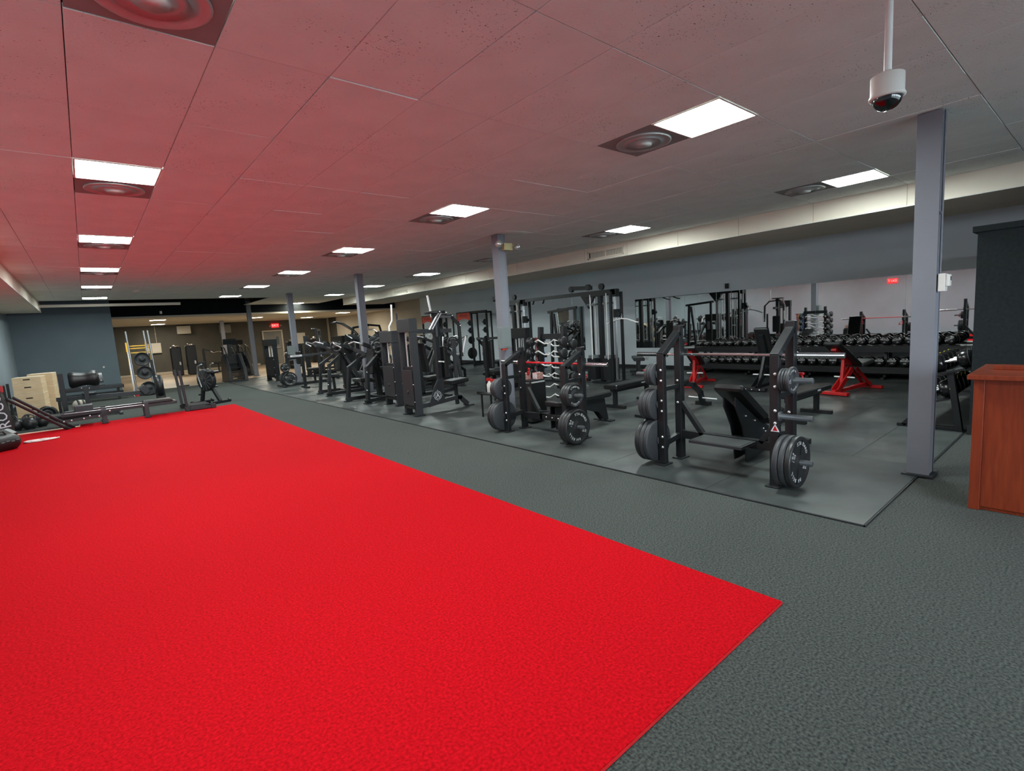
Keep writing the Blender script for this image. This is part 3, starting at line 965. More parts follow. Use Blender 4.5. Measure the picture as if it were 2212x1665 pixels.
# ---- heavy dumbbells beside the partition
r2 = thing('dumbbell_rack', 'black dumbbell rack with sloping legs against the black partition', 'rack', (7.62, 1.12, FZ))
for z, y in ((.70, .13), (.34, .27)):
    MB().beam((.0, y, z), (3.4, y, z), .30, .02, up=(0, .28, 1)).build('tier_tray', 'frame_black', r2)
    MB().cyl((.0, y + .15, z - .02), (3.4, y + .15, z - .02), .018, 10).build('tier_rail', 'chrome', r2)
for x in (.10, 3.3):
    MB().beam((x, .02, .0), (x, .13, .72), .06, .09, up=(1, 0, 0)).build('leg', 'frame_dark', r2, bev=.003)
    MB().beam((x, .02, .02), (x, .62, .02), .06, .04).build('foot', 'frame_black', r2, bev=.003)
    MB().beam((x, .56, .02), (x, .27, .36), .05, .06, up=(1, 0, 0)).build('leg', 'frame_dark', r2, bev=.003)
def heavy(x, y, z, label, lime):
    t = thing('dumbbell', label, 'dumbbell', (x, y, z), R(90), 'heavy dumbbells by the partition')
    t.rotation_euler = (0, R(-14), R(-90))
    for nm, me in dumbbell_parts(.105, .40):
        o = bpy.data.objects.new(nm, me)
        COL.objects.link(o)
        o.parent = t
    for k in (-1, 1):
        MB().lathe((k * .17, 0, 0), (k, 0, 0), [(-.004, .103), (-.003, .1065), (.004, .1045), (.005, .10)], 22).build('ring', lime, t)
for i in range(5):
    heavy(7.78 + i * .24, 1.12 + .13, FZ + .70 + .012 + .105, 'heavy round dumbbell on the partition rack upper tier, %s from the column' % nth(i), 'plate_grey' if i < 2 else 'lime_band')
    heavy(7.78 + i * .24, 1.12 + .28, FZ + .34 + .012 + .105, 'heavy lime-ringed dumbbell on the partition rack lower tier, %s from the column' % nth(i), 'lime_band')
# ---- wood counter
ct = thing('reception_counter', 'cherry wood reception counter cut off at the right edge', 'counter', (4.94, 0, 0))
MB().span((.02, -2.0, .0), (.65, .64, .985)).build('body', 'cherry', ct, bev=.002)
MB().span((.0, -2.0, .03), (.02, .60, .98)).build('front_panel', 'cherry', ct, bev=.002)
MB().span((-.012, .60, .0), (.65, .662, .985)).build('end_stile', 'cherry', ct, bev=.004)
MB().span((-.09, -2.0, .985), (.70, .69, 1.02)).build('counter_top', 'cherry', ct, bev=.004)
MB().span((.30, -2.0, 1.02), (.34, .60, 1.05)).build('riser', 'cherry', ct, bev=.003)
# ---- fittings on the columns and overhead
tb = thing('thermostat', 'white thermostat box on the side of the nearest column', 'thermostat', (5.665, 1.012, 1.71))
MB().box((-.02, -.025, 0), (.10, .05, .15)).build('back_box', 'white_plastic', tb, bev=.006)
fb = MB().box((-.02, -.062, .015), (.075, .03, .10)).build('cover', 'white_plastic', tb, bev=.006)
MB().box((-.02, -.0785, .03), (.03, .003, .035)).build('display', 'screen', fb)
cd = thing('conduit', 'thin grey conduit running up the nearest column above the thermostat', 'conduit', (5.63, 1.005, 1.79))
MB().cyl((0, 0, 0), (0, 0, CEIL - 1.80), .009, 10).build('pipe', 'column_paint', cd)
MB().box((0, .008, .5), (.05, .012, .02)).build('clip', 'column_paint', cd)
eb = thing('panel_box', 'grey metal panel box on the column with emergency lamps', 'panel box', (5.56, 6.83, 1.36))
MB().box((0, 0, 0), (.25, .07, .37)).build('case', 'panel_grey', eb, bev=.006)
MB().box((0, -.037, 0), (.20, .004, .32)).build('door', 'panel_grey', eb, bev=.002)
MB().box((-.02, 0, -.20), (.10, .05, .03)).build('bottom_plug', 'orange_red', eb, bev=.003)
em = thing('emergency_light', 'cream emergency light with two round lamps at the top of the second column', 'light', (5.70, 6.83, 2.90))
MB().box((.05, 0, 0), (.19, .08, .12)).build('case', 'cream_metal', em, bev=.006)
for k, x in ((-1, -.14), (1, .21)):
    MB().lathe((x, -.01, .035 if k < 0 else 0), (k * .55, -.8, -.1), [(0, .02), (.02, .055), (.07, .062), (.085, .055), (.10, .03), (.103, .0001)], 18).build('lamp_head', 'lamp_glass', em)
    MB().cyl((x, -.01, .03), (x * .6, 0, .02), .014, 8).build('lamp_arm', 'cream_metal', em)
dc = thing('dome_camera', 'white ceiling dome camera hanging on a pole', 'camera', (3.16, .792, -.043))
MB().cyl((0, 0, 2.72), (0, 0, CEIL + .04), .0165, 16).build('pole', 'white_steel', dc)
MB().lathe((0, 0, 2.725), (0, 0, -1), [(-.02, .018), (-.010, .04), (0, .064), (.004, .070), (.085, .070), (.098, .076), (.104, .076), (.108, .066)], 32).build('housing', 'white_plastic', dc)
MB().lathe((0, 0, 2.622), (0, 0, -1), [(0, .063), (.016, .062), (.032, .056), (.048, .042), (.058, .024), (.062, .0001)], 28).build('dome', 'dome_glass', dc)
MB().lathe((0, 0, CEIL + .042), (0, 0, -1), [(0, .05), (.008, .05), (.016, .025)], 20).build('ceiling_flange', 'white_plastic', dc)
sp = thing('wall_speaker', 'small black box on the wall above the mirror', 'wall box', (XR - .03, 6.5, 2.19))
MB().box((0, 0, 0), (.06, .085, .13)).build('case', 'vinyl', sp, bev=.006)
MB().box((-.031, 0, .02), (.003, .05, .05)).build('face', 'frame_grey', sp)
ex = thing('exit_sign', 'lit red exit sign on the left wall seen in the mirror', 'exit sign', (XL + .03, 6.45, 2.37))
MB().box((0, 0, 0), (.05, .36, .19)).build('case', 'exit_red', ex, bev=.004)
for k, ch in enumerate('EXIT'):
    add_text(MB(), ch, .15, (.0275, -.12 + k * .08, 0), (0, 1, 0), (0, 0, 1)).build('letter', 'exit_letter', ex)

# ---- red spring clamps left on the press benches
def clamp(label, loc, rz):
    t = thing('bar_clamp', label, 'bar clamp', loc, rz, 'red bar clamps')
    MB().tube([(.045 * math.cos(a * .5236), 0, .045 * math.sin(a * .5236)) for a in range(12)] + [(.045, 0, 0.001)], .009, 6).build('ring', 'red_paint', t)
    MB().box((.05, 0, -.03), (.025, .03, .07)).build('lever', 'red_paint', t, bev=.004)
    MB().box((-.03, 0, .045), (.05, .028, .02)).build('hinge', 'red_bar', t, bev=.003)
clamp('red bar clamp hanging on the left upright of the flat press bench', (5.06, 5.69, .86), R(60))
clamp('red bar clamp hanging on the right upright of the flat press bench', (5.06, 4.58, .80), R(70))
clamp('red bar clamp hanging behind the right upright of the nearest press bench', (4.98, 1.88, .93), R(80))
clamp('red bar clamp pushed onto the top left horn of the nearest press bench', (4.55, 3.215, .97), R(0))
wc = thing('round_wall_cover', 'small round white cap on the wall below the mirror', 'wall cap', (XR, 9.0, .32))
MB().lathe((0, 0, 0), (-1, 0, 0), [(0, .06), (.012, .06), (.02, .05), (.02, .0001)], 20).build('cap', 'white_plastic', wc)
MB().lathe((-.02, 0, 0), (-1, 0, 0), [(0, .012), (.004, .012), (.004, .0001)], 10).build('screw', 'steel', wc)
# ================================================================ machines on the rubber floor
def tower(t, x, y, w, d, h, frame='frame_grey', low=.85, face=-1):
    """weight stack housing: posts at y +- w/2, shrouds on the face looking towards face * x"""
    for s in (-1, 1):
        MB().beam((x, y + s * w / 2, .012), (x, y + s * w / 2, h), .06, d, up=(1, 0, 0)).build('tower_post', frame, t, bev=.003)
        MB().box((x, y + s * w / 2, .008), (d + .06, .11, .016)).build('foot_plate', 'frame_black', t)
    MB().span((x - d / 2 - .012, y - w / 2 - .038, h - .24), (x + d / 2 + .012, y + w / 2 + .038, h + .004)).build('top_shroud', frame, t, bev=.006)
    sh = MB().span((x + face * (d / 2 + .004), y - w / 2 + .01, .20), (x + face * (d / 2 + .018), y + w / 2 - .01, low)).build('lower_shroud', frame, t, bev=.003)
    MB().lathe((x + face * (d / 2 + .018), y, (low + .2) * .42), (face, 0, 0), [(0, .035), (.001, .035), (.001, .0001)], 16).build('port', 'vinyl', sh)
    for s in (-1, 1):
        MB().cyl((x, y + s * w * .17, low - .4), (x, y + s * w * .17, h - .2), .0135, 10).build('guide_rod', 'white_steel', t)
    st = MB()
    n = 12
    zt = low + .06
    for k in range(n):
        z0 = .16 + k * (zt - .16) / n
        st.span((x - d * .38, y - w * .36, z0), (x + d * .38, y + w * .36, z0 + (zt - .16) / n - .004))
    tag(st.build('weight_stack', 'frame_black', t), kind='stuff')
    MB().cyl((x, y, zt), (x, y, h - .1), .004, 6).build('cable', 'vinyl', t)
    MB().span((x - d / 2, y - w / 2, .13), (x + d / 2, y + w / 2, .17)).build('stack_base', 'frame_black', t)
    bolts(t, [(x + face * (d / 2 + .002), y - w / 2, h * k) for k in (.15, .33, .52)] + [(x + face * (d / 2 + .002), y + w / 2, h * k) for k in (.33,)], .012, (face, 0, 0))
def emblem(t, o, e1, e2, s):
    l = MB()
    o, e1, e2 = Vector(o), Vector(e1).normalized(), Vector(e2).normalized()
    for r, w in ((1.0, .09), (.72, .07)):
        for k in range(28):
            if r == 1.0 and k % 7 == 0:
                continue
            a, b = 2 * math.pi * k / 28, 2 * math.pi * (k + 1) / 28
            p = [o + (e1 * math.cos(q) + e2 * math.sin(q)) * s * rr for q, rr in ((a, r), (b, r), (b, r - w), (a, r - w))]
            l.add(p, [(0, 1, 2, 3)])
    for k in range(4):
        a = math.pi / 2 * k
        d, n = e1 * math.cos(a) + e2 * math.sin(a), e2 * math.cos(a) - e1 * math.sin(a)
        l.add([o + d * s * .9 + n * s * .03, o + d * s * .9 - n * s * .03, o + d * s * 1.3 - n * s * .03, o + d * s * 1.3 + n * s * .03], [(3, 2, 1, 0)])
    for pa, pb in (((-.38, -.45), (0, .5)), ((.38, -.45), (0, .5)), ((-.2, -.1), (.2, -.1))):
        a, b = o + (e1 * pa[0] + e2 * pa[1]) * s, o + (e1 * pb[0] + e2 * pb[1]) * s
        d = (b - a).normalized()
        n = e1.cross(e2).cross(d) * s * .07
        l.add([a - n, b - n, b + n, a + n], [(0, 1, 2, 3)])
    return l.build('emblem', 'print_white', t)
# ---- nearest stack machine (fly machine with emblem)
m1 = thing('fly_machine', 'black chest fly weight machine with round white emblem on its base', 'gym machine', (4.55, 8.40, FZ))
tower(m1, 0, 0, .40, .14, 1.78)
MB().beam((.05, 0, .13), (1.02, 0, .20), .07, .08).build('base_rail', 'frame_grey', m1, bev=.003)
MB().path([(.98, 0, .20), (1.05, 0, .19), (1.22, 0, .03)], .07, .08).build('rear_leg', 'frame_grey', m1, bev=.003)
MB().box((1.25, 0, .012), (.12, .22, .024)).build('rear_foot', 'frame_grey', m1)
gp = MB().prism([(.30, .10), (.66, .15), (.66, .62), (.55, .62), (.44, .46)], (0, -.045, 0), (1, 0, 0), (0, 0, 1), .012).build('gusset_plate', 'frame_grey', m1, bev=.002)
emblem(gp, (.51, -.0525, .30), (1, 0, 0), (0, 0, 1), .085)
MB().beam((.62, 0, .15), (.60, 0, 1.50), .08, .09, up=(1, 0, 0)).build('mast', 'frame_dark', m1, bev=.003)
MB().cbox((.72, 0, .92), (.09, .27, .62), .02).build('back_pad', 'vinyl', m1)
MB().cbox((.98, 0, .52), (.42, .34, .085), .02, Matrix.Rotation(R(-4), 3, 'Y')).build('seat_pad', 'vinyl', m1)
MB().beam((.98, 0, .06), (.96, 0, .48), .06, .06, up=(1, 0, 0)).build('seat_post', 'frame_dark', m1, bev=.003)
MB().beam((.62, 0, .34), (.96, 0, .38), .05, .06).build('seat_link', 'frame_dark', m1, bev=.003)
MB().beam((.05, 0, 1.55), (.95, 0, 1.52), .07, .08).build('top_beam', 'frame_grey', m1, bev=.003)
MB().cyl((.62, 0, 1.42), (.62, 0, 1.88), .07, 16).build('cam_hub', 'frame_dark', m1)
MB().lathe((.62, 0, 1.86), (0, 0, 1), [(0, .05), (.0, .20), (.012, .21), (.02, .19), (.03, .21), (.042, .20), (.045, .05)], 24).build('cam_wheel', 'frame_black', m1)
for s in (-1, 1):
    MB().path([(.62, s * .06, 1.80), (.86, s * .20, 1.78), (.92, s * .34, 1.62), (.92, s * .36, 1.02)], .05, .05).build('swing_arm', 'frame_dark', m1, bev=.003)
    MB().cyl((.92, s * .36, 1.02), (1.02, s * .40, 1.40), .016, 10).build('handle', 'white_steel', m1)
    MB().cyl((.40 + s * .03, -.18, 1.56), (.62 + s * .03, -.18, 1.86), .018, 10).build('diagonal_tube', 'steel', m1)
    MB().beam((.80, s * .30, .62), (.80, s * .30, 1.32), .05, .06, up=(1, 0, 0)).build('upright_frame', 'frame_grey', m1, bev=.003)
MB().tube([(.70, .25, 1.80), (.68, .25, 1.95), (.64, .25, 2.22)], .022, 10).build('overhead_handle', 'white_steel', m1)
MB().cyl((.55, -.30, .95), (.55, -.12, .95), .014, 8).build('side_grip', 'white_steel', m1)
bolts(m1, [(.92, -.39, 1.60), (.86, -.24, 1.80), (.74, -.22, 1.86), (.60, -.22, 1.88)], .016, (0, -1, 0))
# ---- second stack machine
m2 = thing('shoulder_press_machine', 'black weight stack machine with one bent white handle standing up', 'gym machine', (4.95, 9.95, FZ))
tower(m2, 0, 0, .50, .15, 1.58)
MB().tube([(.1, .14, 1.5), (.1, .14, 1.68), (.16, .10, 1.80), (.17, .09, 2.14)], .02, 10).build('bent_handle', 'white_steel', m2)
MB().tube([(.16, -.12, 1.5), (.16, -.12, 1.95)], .02, 8).build('upright_tube', 'frame_dark', m2)
MB().beam((.05, 0, .12), (1.25, 0, .14), .07, .08).build('base_rail', 'frame_dark', m2, bev=.003)
MB().beam((1.25, -.3, .05), (1.25, .3, .05), .08, .06).build('rear_foot', 'frame_dark', m2, bev=.003)
MB().beam((.72, 0, .14), (.62, 0, 1.35), .07, .08, up=(1, 0, 0)).build('mast', 'frame_dark', m2, bev=.003)
MB().cbox((.78, 0, .95), (.08, .28, .66), .02, Matrix.Rotation(R(-8), 3, 'Y')).build('back_pad', 'vinyl', m2)
MB().cbox((1.02, 0, .48), (.42, .36, .09), .02).build('seat_pad', 'vinyl', m2)
MB().beam((1.0, 0, .14), (1.0, 0, .44), .06, .06, up=(1, 0, 0)).build('seat_post', 'frame_dark', m2)
for s in (-1, 1):
    MB().path([(.55, s * .12, 1.42), (.60, s * .42, 1.38), (1.0, s * .44, 1.22)], .05, .05).build('press_arm', 'frame_black', m2, bev=.003)
    MB().cyl((1.0, s * .44, 1.22), (1.0, s * .26, 1.22), .018, 10).build('handle', 'white_steel', m2)
# ---- plate loaded machines
def plate_loaded(label, loc, rz, plates=('25', '25b'), lever=1.0, name='plate_loaded_press', tilt=0, frame='frame_dark', back=True):
    t = thing(name, label, 'gym machine', loc, rz, 'plate loaded machines')
    for s in (-1, 1):
        MB().path([(.0, s * .42, .046), (.10, s * .40, .06), (1.35, s * .30, .06), (1.45, s * .30, .046)], .075, .085).build('base_rail', frame, t, bev=.003)
        MB().path([(.06, s * .42, .05), (.14, s * .38, .80), (.46, s * .30, 1.02), (.62, s * .20, 1.06)], .075, .09, up=(0, 1, 0)).build('front_leg', frame, t, bev=.003)
        MB().beam((.62, s * .12, 1.04), (1.12, s * .30, .06), .07, .085, up=(0, 1, 0)).build('brace', frame, t, bev=.003)
        lv = MB().path([(.58, s * .30, 1.06), (.34, s * .46, 1.22 * lever), (.02, s * .48, 1.34 * lever)], .07, .08).build('lever_arm', frame, t, bev=.003)
        MB().lathe((.58, s * .26, 1.06), (0, s, 0), [(0, .06), (.09, .06), (.095, .04), (.10, .0001)], 16).build('pivot', 'frame_grey', lv)
        MB().cyl((.30, s * .50, 1.24 * lever), (.30, s * .80, 1.26 * lever), .024, 12).build('plate_horn', 'horn_grey', lv)
        MB().tube([(.02, s * .48, 1.34 * lever), (-.16, s * .44, 1.40 * lever), (-.20, s * .30, 1.36 * lever), (-.10, s * .22, 1.28 * lever)], .017, 8).build('grip', 'steel', lv)
        MB().beam((-.03, s * .42, .012), (.12, s * .42, .012), .12, .024).build('foot_plate', frame, t)
        MB().lathe((1.10, s * .34, .38), (0, s, 0), [(0, .03), (.0, .12), (.02, .135), (.05, .12), (.05, .03)], 20).build('counterweight', 'plate_grey', t)
    MB().beam((.66, 0, .06), (.60, 0, 1.30), .10, .11, up=(1, 0, 0)).build('mast', frame, t, bev=.003)
    MB().beam((.60, -.38, .06), (.60, .38, .06), .07, .07).build('cross_rail', frame, t, bev=.003)
    if back:
        MB().cbox((.50, 0, .96), (.09, .28, .70), .022, Matrix.Rotation(R(8), 3, 'Y')).build('back_pad', 'vinyl', t)
        MB().cbox((.26, 0, .50), (.40, .34, .09), .02, Matrix.Rotation(R(6), 3, 'Y')).build('seat_pad', 'vinyl', t)
        MB().beam((.34, 0, .08), (.32, 0, .46), .06, .06, up=(1, 0, 0)).build('seat_post', frame, t)
    bolts(t, [(.05, -.45, .30), (.10, -.43, .70), (.58, -.36, 1.06), (.30, -.5, 1.24 * lever)], .015, (0, -1, 0))
    return t
def place_on(t, local):
    v = Vector(local)
    c, s_ = math.cos(t.rotation_euler.z), math.sin(t.rotation_euler.z)
    return (t.location.x + v.x * c - v.y * s_, t.location.y + v.x * s_ + v.y * c, t.location.z + v.z)
pa = plate_loaded('black plate loaded press with two raised silver grips beside the stack machines', (4.58, 11.15, FZ), R(8))
pb = plate_loaded('black plate loaded press with a tall backrest, farther along the aisle', (4.68, 13.55, FZ), R(-4), lever=1.02)
pc = plate_loaded('black plate loaded row machine in the second line of machines', (7.75, 11.6, FZ), R(165), lever=.95)
pd = plate_loaded('black plate loaded press behind the third column', (7.1, 14.2, FZ), R(175), lever=1.05)
pe = plate_loaded('black plate loaded machine in front of the tan wall', (7.3, 17.0, FZ), R(10), lever=1.1)
pf = plate_loaded('black plate loaded machine at the far end of the rubber floor', (9.4, 15.5, FZ), R(200), lever=1.0)
gg = 'plates loaded on the machines'
for t, w in ((pa, 'the press beside the stack machines'), (pb, 'the tall press along the aisle'), (pc, 'the row machine of the second line'), (pd, 'the press behind the third column'), (pe, 'the machine by the tan wall'), (pf, 'the farthest plate loaded machine')):
    lv = {'a': 1.0}
    for s, side in ((-1, 'right'), (1, 'left')):
        L = 1.0 if t is pa else 1.02 if t is pb else .95 if t is pc else 1.05 if t is pd else 1.1 if t is pe else 1.0
        p = place_on(t, (.30, s * .60, 1.25 * L))
        plate('25', p, math.degrees(t.rotation_euler.z) + (0 if s > 0 else 180), 'black weight plate on the %s lever of %s' % (side, w), gg)
# ---- low row machine with lettered 45 plates near the fourth column
pr_ = thing('plate_loaded_row', 'low black row machine carrying large lettered plates near the fourth column', 'gym machine', (4.72, 17.35, FZ), R(0), 'plate loaded machines')
MB().beam((0, 0, .05), (1.5, 0, .05), .08, .08).build('base_rail', 'frame_black', pr_, bev=.003)
for x in (.0, 1.45):
    MB().beam((x, -.42, .03), (x, .42, .03), .07, .06).build('foot', 'frame_black', pr_, bev=.003)
MB().beam((.18, 0, .08), (.26, 0, 1.05), .08, .09, up=(1, 0, 0)).build('mast', 'frame_black', pr_, bev=.003)
for s in (-1, 1):
    MB().path([(.24, s * .10, .98), (.32, s * .34, 1.0), (.95, s * .36, .92)], .05, .06).build('lever_arm', 'frame_black', pr_, bev=.003)
    MB().cyl((.22, s * .05, .24), (.22, s * .34, .24), .025, 12).build('plate_horn', 'horn_grey', pr_)
    MB().cyl((.12, s * .05, .62), (.12, s * .30, .62), .025, 12).build('plate_horn', 'horn_grey', pr_)
    MB().cyl((.95, s * .36, .92), (.95, s * .20, .92), .017, 8).build('grip', 'steel', pr_)
MB().cbox((.62, 0, .90), (.10, .26, .42), .02).build('chest_pad', 'vinyl', pr_)
MB().beam((.26, 0, .88), (.58, 0, .90), .05, .06).build('pad_arm', 'frame_black', pr_)
MB().cbox((1.08, 0, .48), (.42, .32, .09), .02).build('seat_pad', 'vinyl', pr_)
MB().beam((1.08, 0, .08), (1.08, 0, .44), .06, .06, up=(1, 0, 0)).build('seat_post', 'frame_black', pr_)
plate('45', (4.94, 17.16, .265), 180, 'large lettered plate on the low row machine facing the camera', gg)
plate('45', (4.94, 17.56, .265), 0, 'large plate on the far side of the low row machine', gg)
plate('25', (4.84, 17.20, .64), 180, 'middle-sized plate on the upper horn of the low row machine', gg)
# arm plate with lettering that sticks out across the aisle
br = thing('cable_row_arm', 'long black bar with a white lettered end plate beside the fourth column', 'gym machine', (5.0, 16.2, FZ))
MB().beam((.1, 0, 0), (.1, 0, .98), .07, .08, up=(1, 0, 0)).build('post', 'frame_black', br, bev=.003)
MB().beam((-.25, .3, .98), (1.5, -.2, 1.05), .05, .07).build('bar', 'frame_dark', br, bev=.003)
wp = MB().box((-.02, .20, 1.0), (.34, .012, .06), Matrix.Rotation(R(-16), 3, 'Z')).build('end_plate', 'print_white', br)
lt = MB()
e1 = Vector((math.cos(R(-16)), math.sin(R(-16)), 0))
add_text(lt, 'ARSENAL', .05, Vector((-.02, .20, 1.0)) + Vector((-e1.y, e1.x, 0)) * -.0075, e1, (0, 0, 1))
lt.build('lettering', 'print_dark', wp)
MB().beam((.1, -.3, .03), (.1, .3, .03), .08, .05).build('foot', 'frame_black', br)
pbx = thing('panel_box', 'grey panel box on the fourth column', 'panel box', (5.50, 18.54, 1.05))
MB().box((0, 0, 0), (.26, .07, .50)).build('case', 'panel_grey', pbx, bev=.006)
MB().box((0, -.037, 0), (.21, .004, .44)).build('door', 'panel_grey', pbx, bev=.002)
# ---- stack machines farther back
def stack_machine(label, loc, rz, h=1.65, w=.5, arms='row', group='weight stack machines farther back'):
    t = thing('weight_stack_machine', label, 'gym machine', loc, rz, group)
    tower(t, 0, 0, w, .16, h, 'frame_black')
    MB().beam((.05, 0, .11), (1.25, 0, .11), .07, .08).build('base_rail', 'frame_black', t, bev=.003)
    MB().beam((1.22, -.32, .04), (1.22, .32, .04), .08, .06).build('rear_foot', 'frame_black', t, bev=.003)
    MB().cbox((.98, 0, .48), (.42, .36, .09), .02).build('seat_pad', 'vinyl', t)
    MB().beam((.98, 0, .12), (.98, 0, .44), .06, .06, up=(1, 0, 0)).build('seat_post', 'frame_black', t)
    if arms == 'lat':
        MB().path([(0, 0, h - .05), (.1, 0, h + .25), (.85, 0, h + .32)], .06, .08).build('boom', 'frame_black', t, bev=.003)
        MB().tube([(.85, -.5, h + .02), (.85, -.35, h + .12), (.85, .35, h + .12), (.85, .5, h + .02)], .016, 8).build('pull_bar', 'steel', t)
        MB().cyl((.85, 0, h + .12), (.85, 0, h + .30), .005, 6).build('cable', 'vinyl', t)
        MB().cyl((.80, -.22, .64), (.80, .22, .64), .06, 14).build('thigh_roller', 'vinyl', t)
        MB().beam((.78, 0, .14), (.80, 0, .64), .05, .05, up=(1, 0, 0)).build('roller_post', 'frame_black', t)
    else:
        MB().cbox((1.12, 0, .92), (.09, .30, .64), .02).build('back_pad', 'vinyl', t)
        MB().beam((1.2, 0, .12), (1.2, 0, 1.3), .07, .08, up=(1, 0, 0)).build('mast', 'frame_black', t, bev=.003)
        for s in (-1, 1):
            MB().path([(1.2, s * .1, 1.28), (1.0, s * .42, 1.28), (.72, s * .42, 1.0)], .05, .05).build('arm', 'frame_black', t, bev=.003)
            MB().cyl((.72, s * .42, 1.0), (.72, s * .24, 1.0), .017, 8).build('grip', 'white_steel', t)
    return t
stack_machine('tall dark weight stack machine left of the exit door', (5.3, 20.4, FZ), R(10), 1.55, .7)
stack_machine('black stack machine between the fourth column and the far wall', (6.9, 21.2, FZ), R(-20), 1.6, .55)
stack_machine('black lat pulldown with a wide bar near the tan wall', (8.0, 19.2, FZ), R(15), 1.55, .55, 'lat')
stack_machine('black stack machine behind the fly machine', (8.1, 9.4, FZ), R(190), 1.45, .5)
stack_machine('black lat pulldown in the third line of machines', (10.4, 21.6, FZ), R(200), 1.6, .55, 'lat')
# curved arm machine against the tan wall
ca = thing('lever_pulldown', 'tall machine with two long curved overhead arms in front of the tan wall', 'gym machine', (7.6, 18.2, FZ), R(-12), 'plate loaded machines')
MB().beam((0, 0, .0), (0, 0, 1.55), .09, .10, up=(1, 0, 0)).build('mast', 'frame_black', ca, bev=.003)
for s in (-1, 1):
    MB().tube([(.25, s * .16, 1.45), (.02, s * .2, 1.72), (-.30, s * .24, 1.95), (-.55, s * .26, 2.03), (-.68, s * .26, 1.98)], .024, 8).build('curved_arm', 'frame_black', ca)
    MB().cyl((.2, s * .12, 1.42), (.2, s * .5, 1.42), .025, 10).build('plate_horn', 'horn_grey', ca)
MB().beam((-.7, -.35, .03), (-.7, .35, .03), .07, .06).build('foot', 'frame_black', ca)
MB().beam((.45, -.35, .03), (.45, .35, .03), .07, .06).build('foot', 'frame_black', ca)
MB().beam((-.7, 0, .05), (.45, 0, .05), .07, .07).build('base_rail', 'frame_black', ca)
MB().cbox((-.4, 0, .5), (.4, .34, .09), .02).build('seat_pad', 'vinyl', ca)
MB().beam((-.4, 0, .06), (-.4, 0, .46), .06, .06, up=(1, 0, 0)).build('seat_post', 'frame_black', ca)
# ---- fixed curl bar rack behind the flat press bench
ez = thing('curl_bar_rack', 'black upright rack holding silver zigzag curl bars behind the flat press bench', 'rack', (6.42, 6.62, FZ))
for y in (-.30, .30):
    MB().beam((.0, y, .0), (.10, y, 1.48), .06, .10, up=(1, 0, 0)).build('upright', 'frame_black', ez, bev=.003)
    MB().beam((-.28, y, .03), (.42, y, .03), .06, .06).build('foot', 'frame_black', ez, bev=.003)
    for k, z in enumerate((.24, .43, .62, .81, 1.01, 1.21)):
        MB().prism([(0, 0), (-.11, .0), (-.13, .06), (-.115, .06), (-.10, .015), (0, .03)], (-.03 + .06 * z / 1.5, y, z - .04), (1, 0, 0), (0, 0, 1), .05).build('bar_cradle', 'frame_dark', ez)
        if z > .5:
            MB().prism([(0, 0), (.11, .0), (.13, .06), (.115, .06), (.10, .015), (0, .03)], (.05 + .06 * z / 1.5, y, z - .10), (1, 0, 0), (0, 0, 1), .05).build('bar_cradle', 'frame_dark', ez)
MB().beam((.05, -.3, .10), (.05, .3, .10), .05, .06).build('cross_rail', 'frame_black', ez)
MB().beam((.10, -.36, 1.30), (.10, .36, 1.30), .05, .10).build('cross_rail', 'frame_black', ez)
_ezm = None
def ez_bar(label, loc, flip):
    global _ezm
    if _ezm is None:
        z = .035
        pts = [(0, -.40, 0), (0, -.30, 0), (0, -.20, z), (0, -.07, -z), (0, .07, -z), (0, .20, z), (0, .30, 0), (0, .40, 0)]
        b = MB().tube(pts, .0135, 8).mesh('bar', 'white_steel')
        h = MB().lathe((0, .40, 0), (0, 1, 0), [(-.03, .05), (-.02, .085), (.05, .088), (.06, .07), (.06, .0001)], 18).mesh('head', 'plate_black')
        h2 = MB().lathe((0, -.40, 0), (0, -1, 0), [(-.03, .05), (-.02, .085), (.05, .088), (.06, .07), (.06, .0001)], 18).mesh('head', 'plate_black')
        _ezm = (b, h, h2)
    t = thing('curl_bar', label, 'barbell', loc, 0, 'zigzag curl bars on the upright rack')
    t.rotation_euler = (0, flip, 0)
    for nm, me in zip(('bar', 'head', 'head'), _ezm):
        o = bpy.data.objects.new(nm, me)
        COL.objects.link(o)
        o.parent = t
_lev = ['bottom', 'second', 'third', 'fourth', 'fifth', 'top']
for k, z in enumerate((.24, .43, .62, .81, 1.01, 1.21)):
    ez_bar('silver zigzag curl bar on the front of the upright rack, %s level' % _lev[k], (6.42 - .115 + .06 * z / 1.5, 6.62, FZ + z + .005), R(random.uniform(-25, 25)))
    if z > .5:
        ez_bar('silver zigzag curl bar on the rear of the upright rack, %s level' % _lev[k], (6.42 + .135 + .06 * z / 1.5, 6.62, FZ + z - .055), R(random.uniform(-25, 25)))
for k, (m, nmc) in enumerate((('band_blue', 'blue'), ('band_green', 'green'), ('band_orange', 'orange'), ('band_red', 'dark red'))):
    t = thing('resistance_band', '%s resistance band hanging at the far side of the curl bar rack' % nmc, 'band', (6.60 + .0, 6.98 + k * .06, 1.27), 0, 'hanging resistance bands')
    MB().tube([(0, -.015, 0), (0, -.022, -.3), (0, -.018, -.55), (0, 0, -.60), (0, .018, -.55), (0, .022, -.3), (0, .015, 0), (0, 0, .03), (0, -.015, 0)], .011, 6).build('loop', m, t)
bh = thing('band_hanger', 'short black peg bar holding the resistance bands', 'hanger', (6.60, 6.94, 1.28))
MB().cyl((0, -.02, 0), (0, .28, 0), .012, 8).build('peg', 'frame_black', bh)
MB().box((-.02, .0, -.02), (.10, .04, .06)).build('mount', 'frame_black', bh)
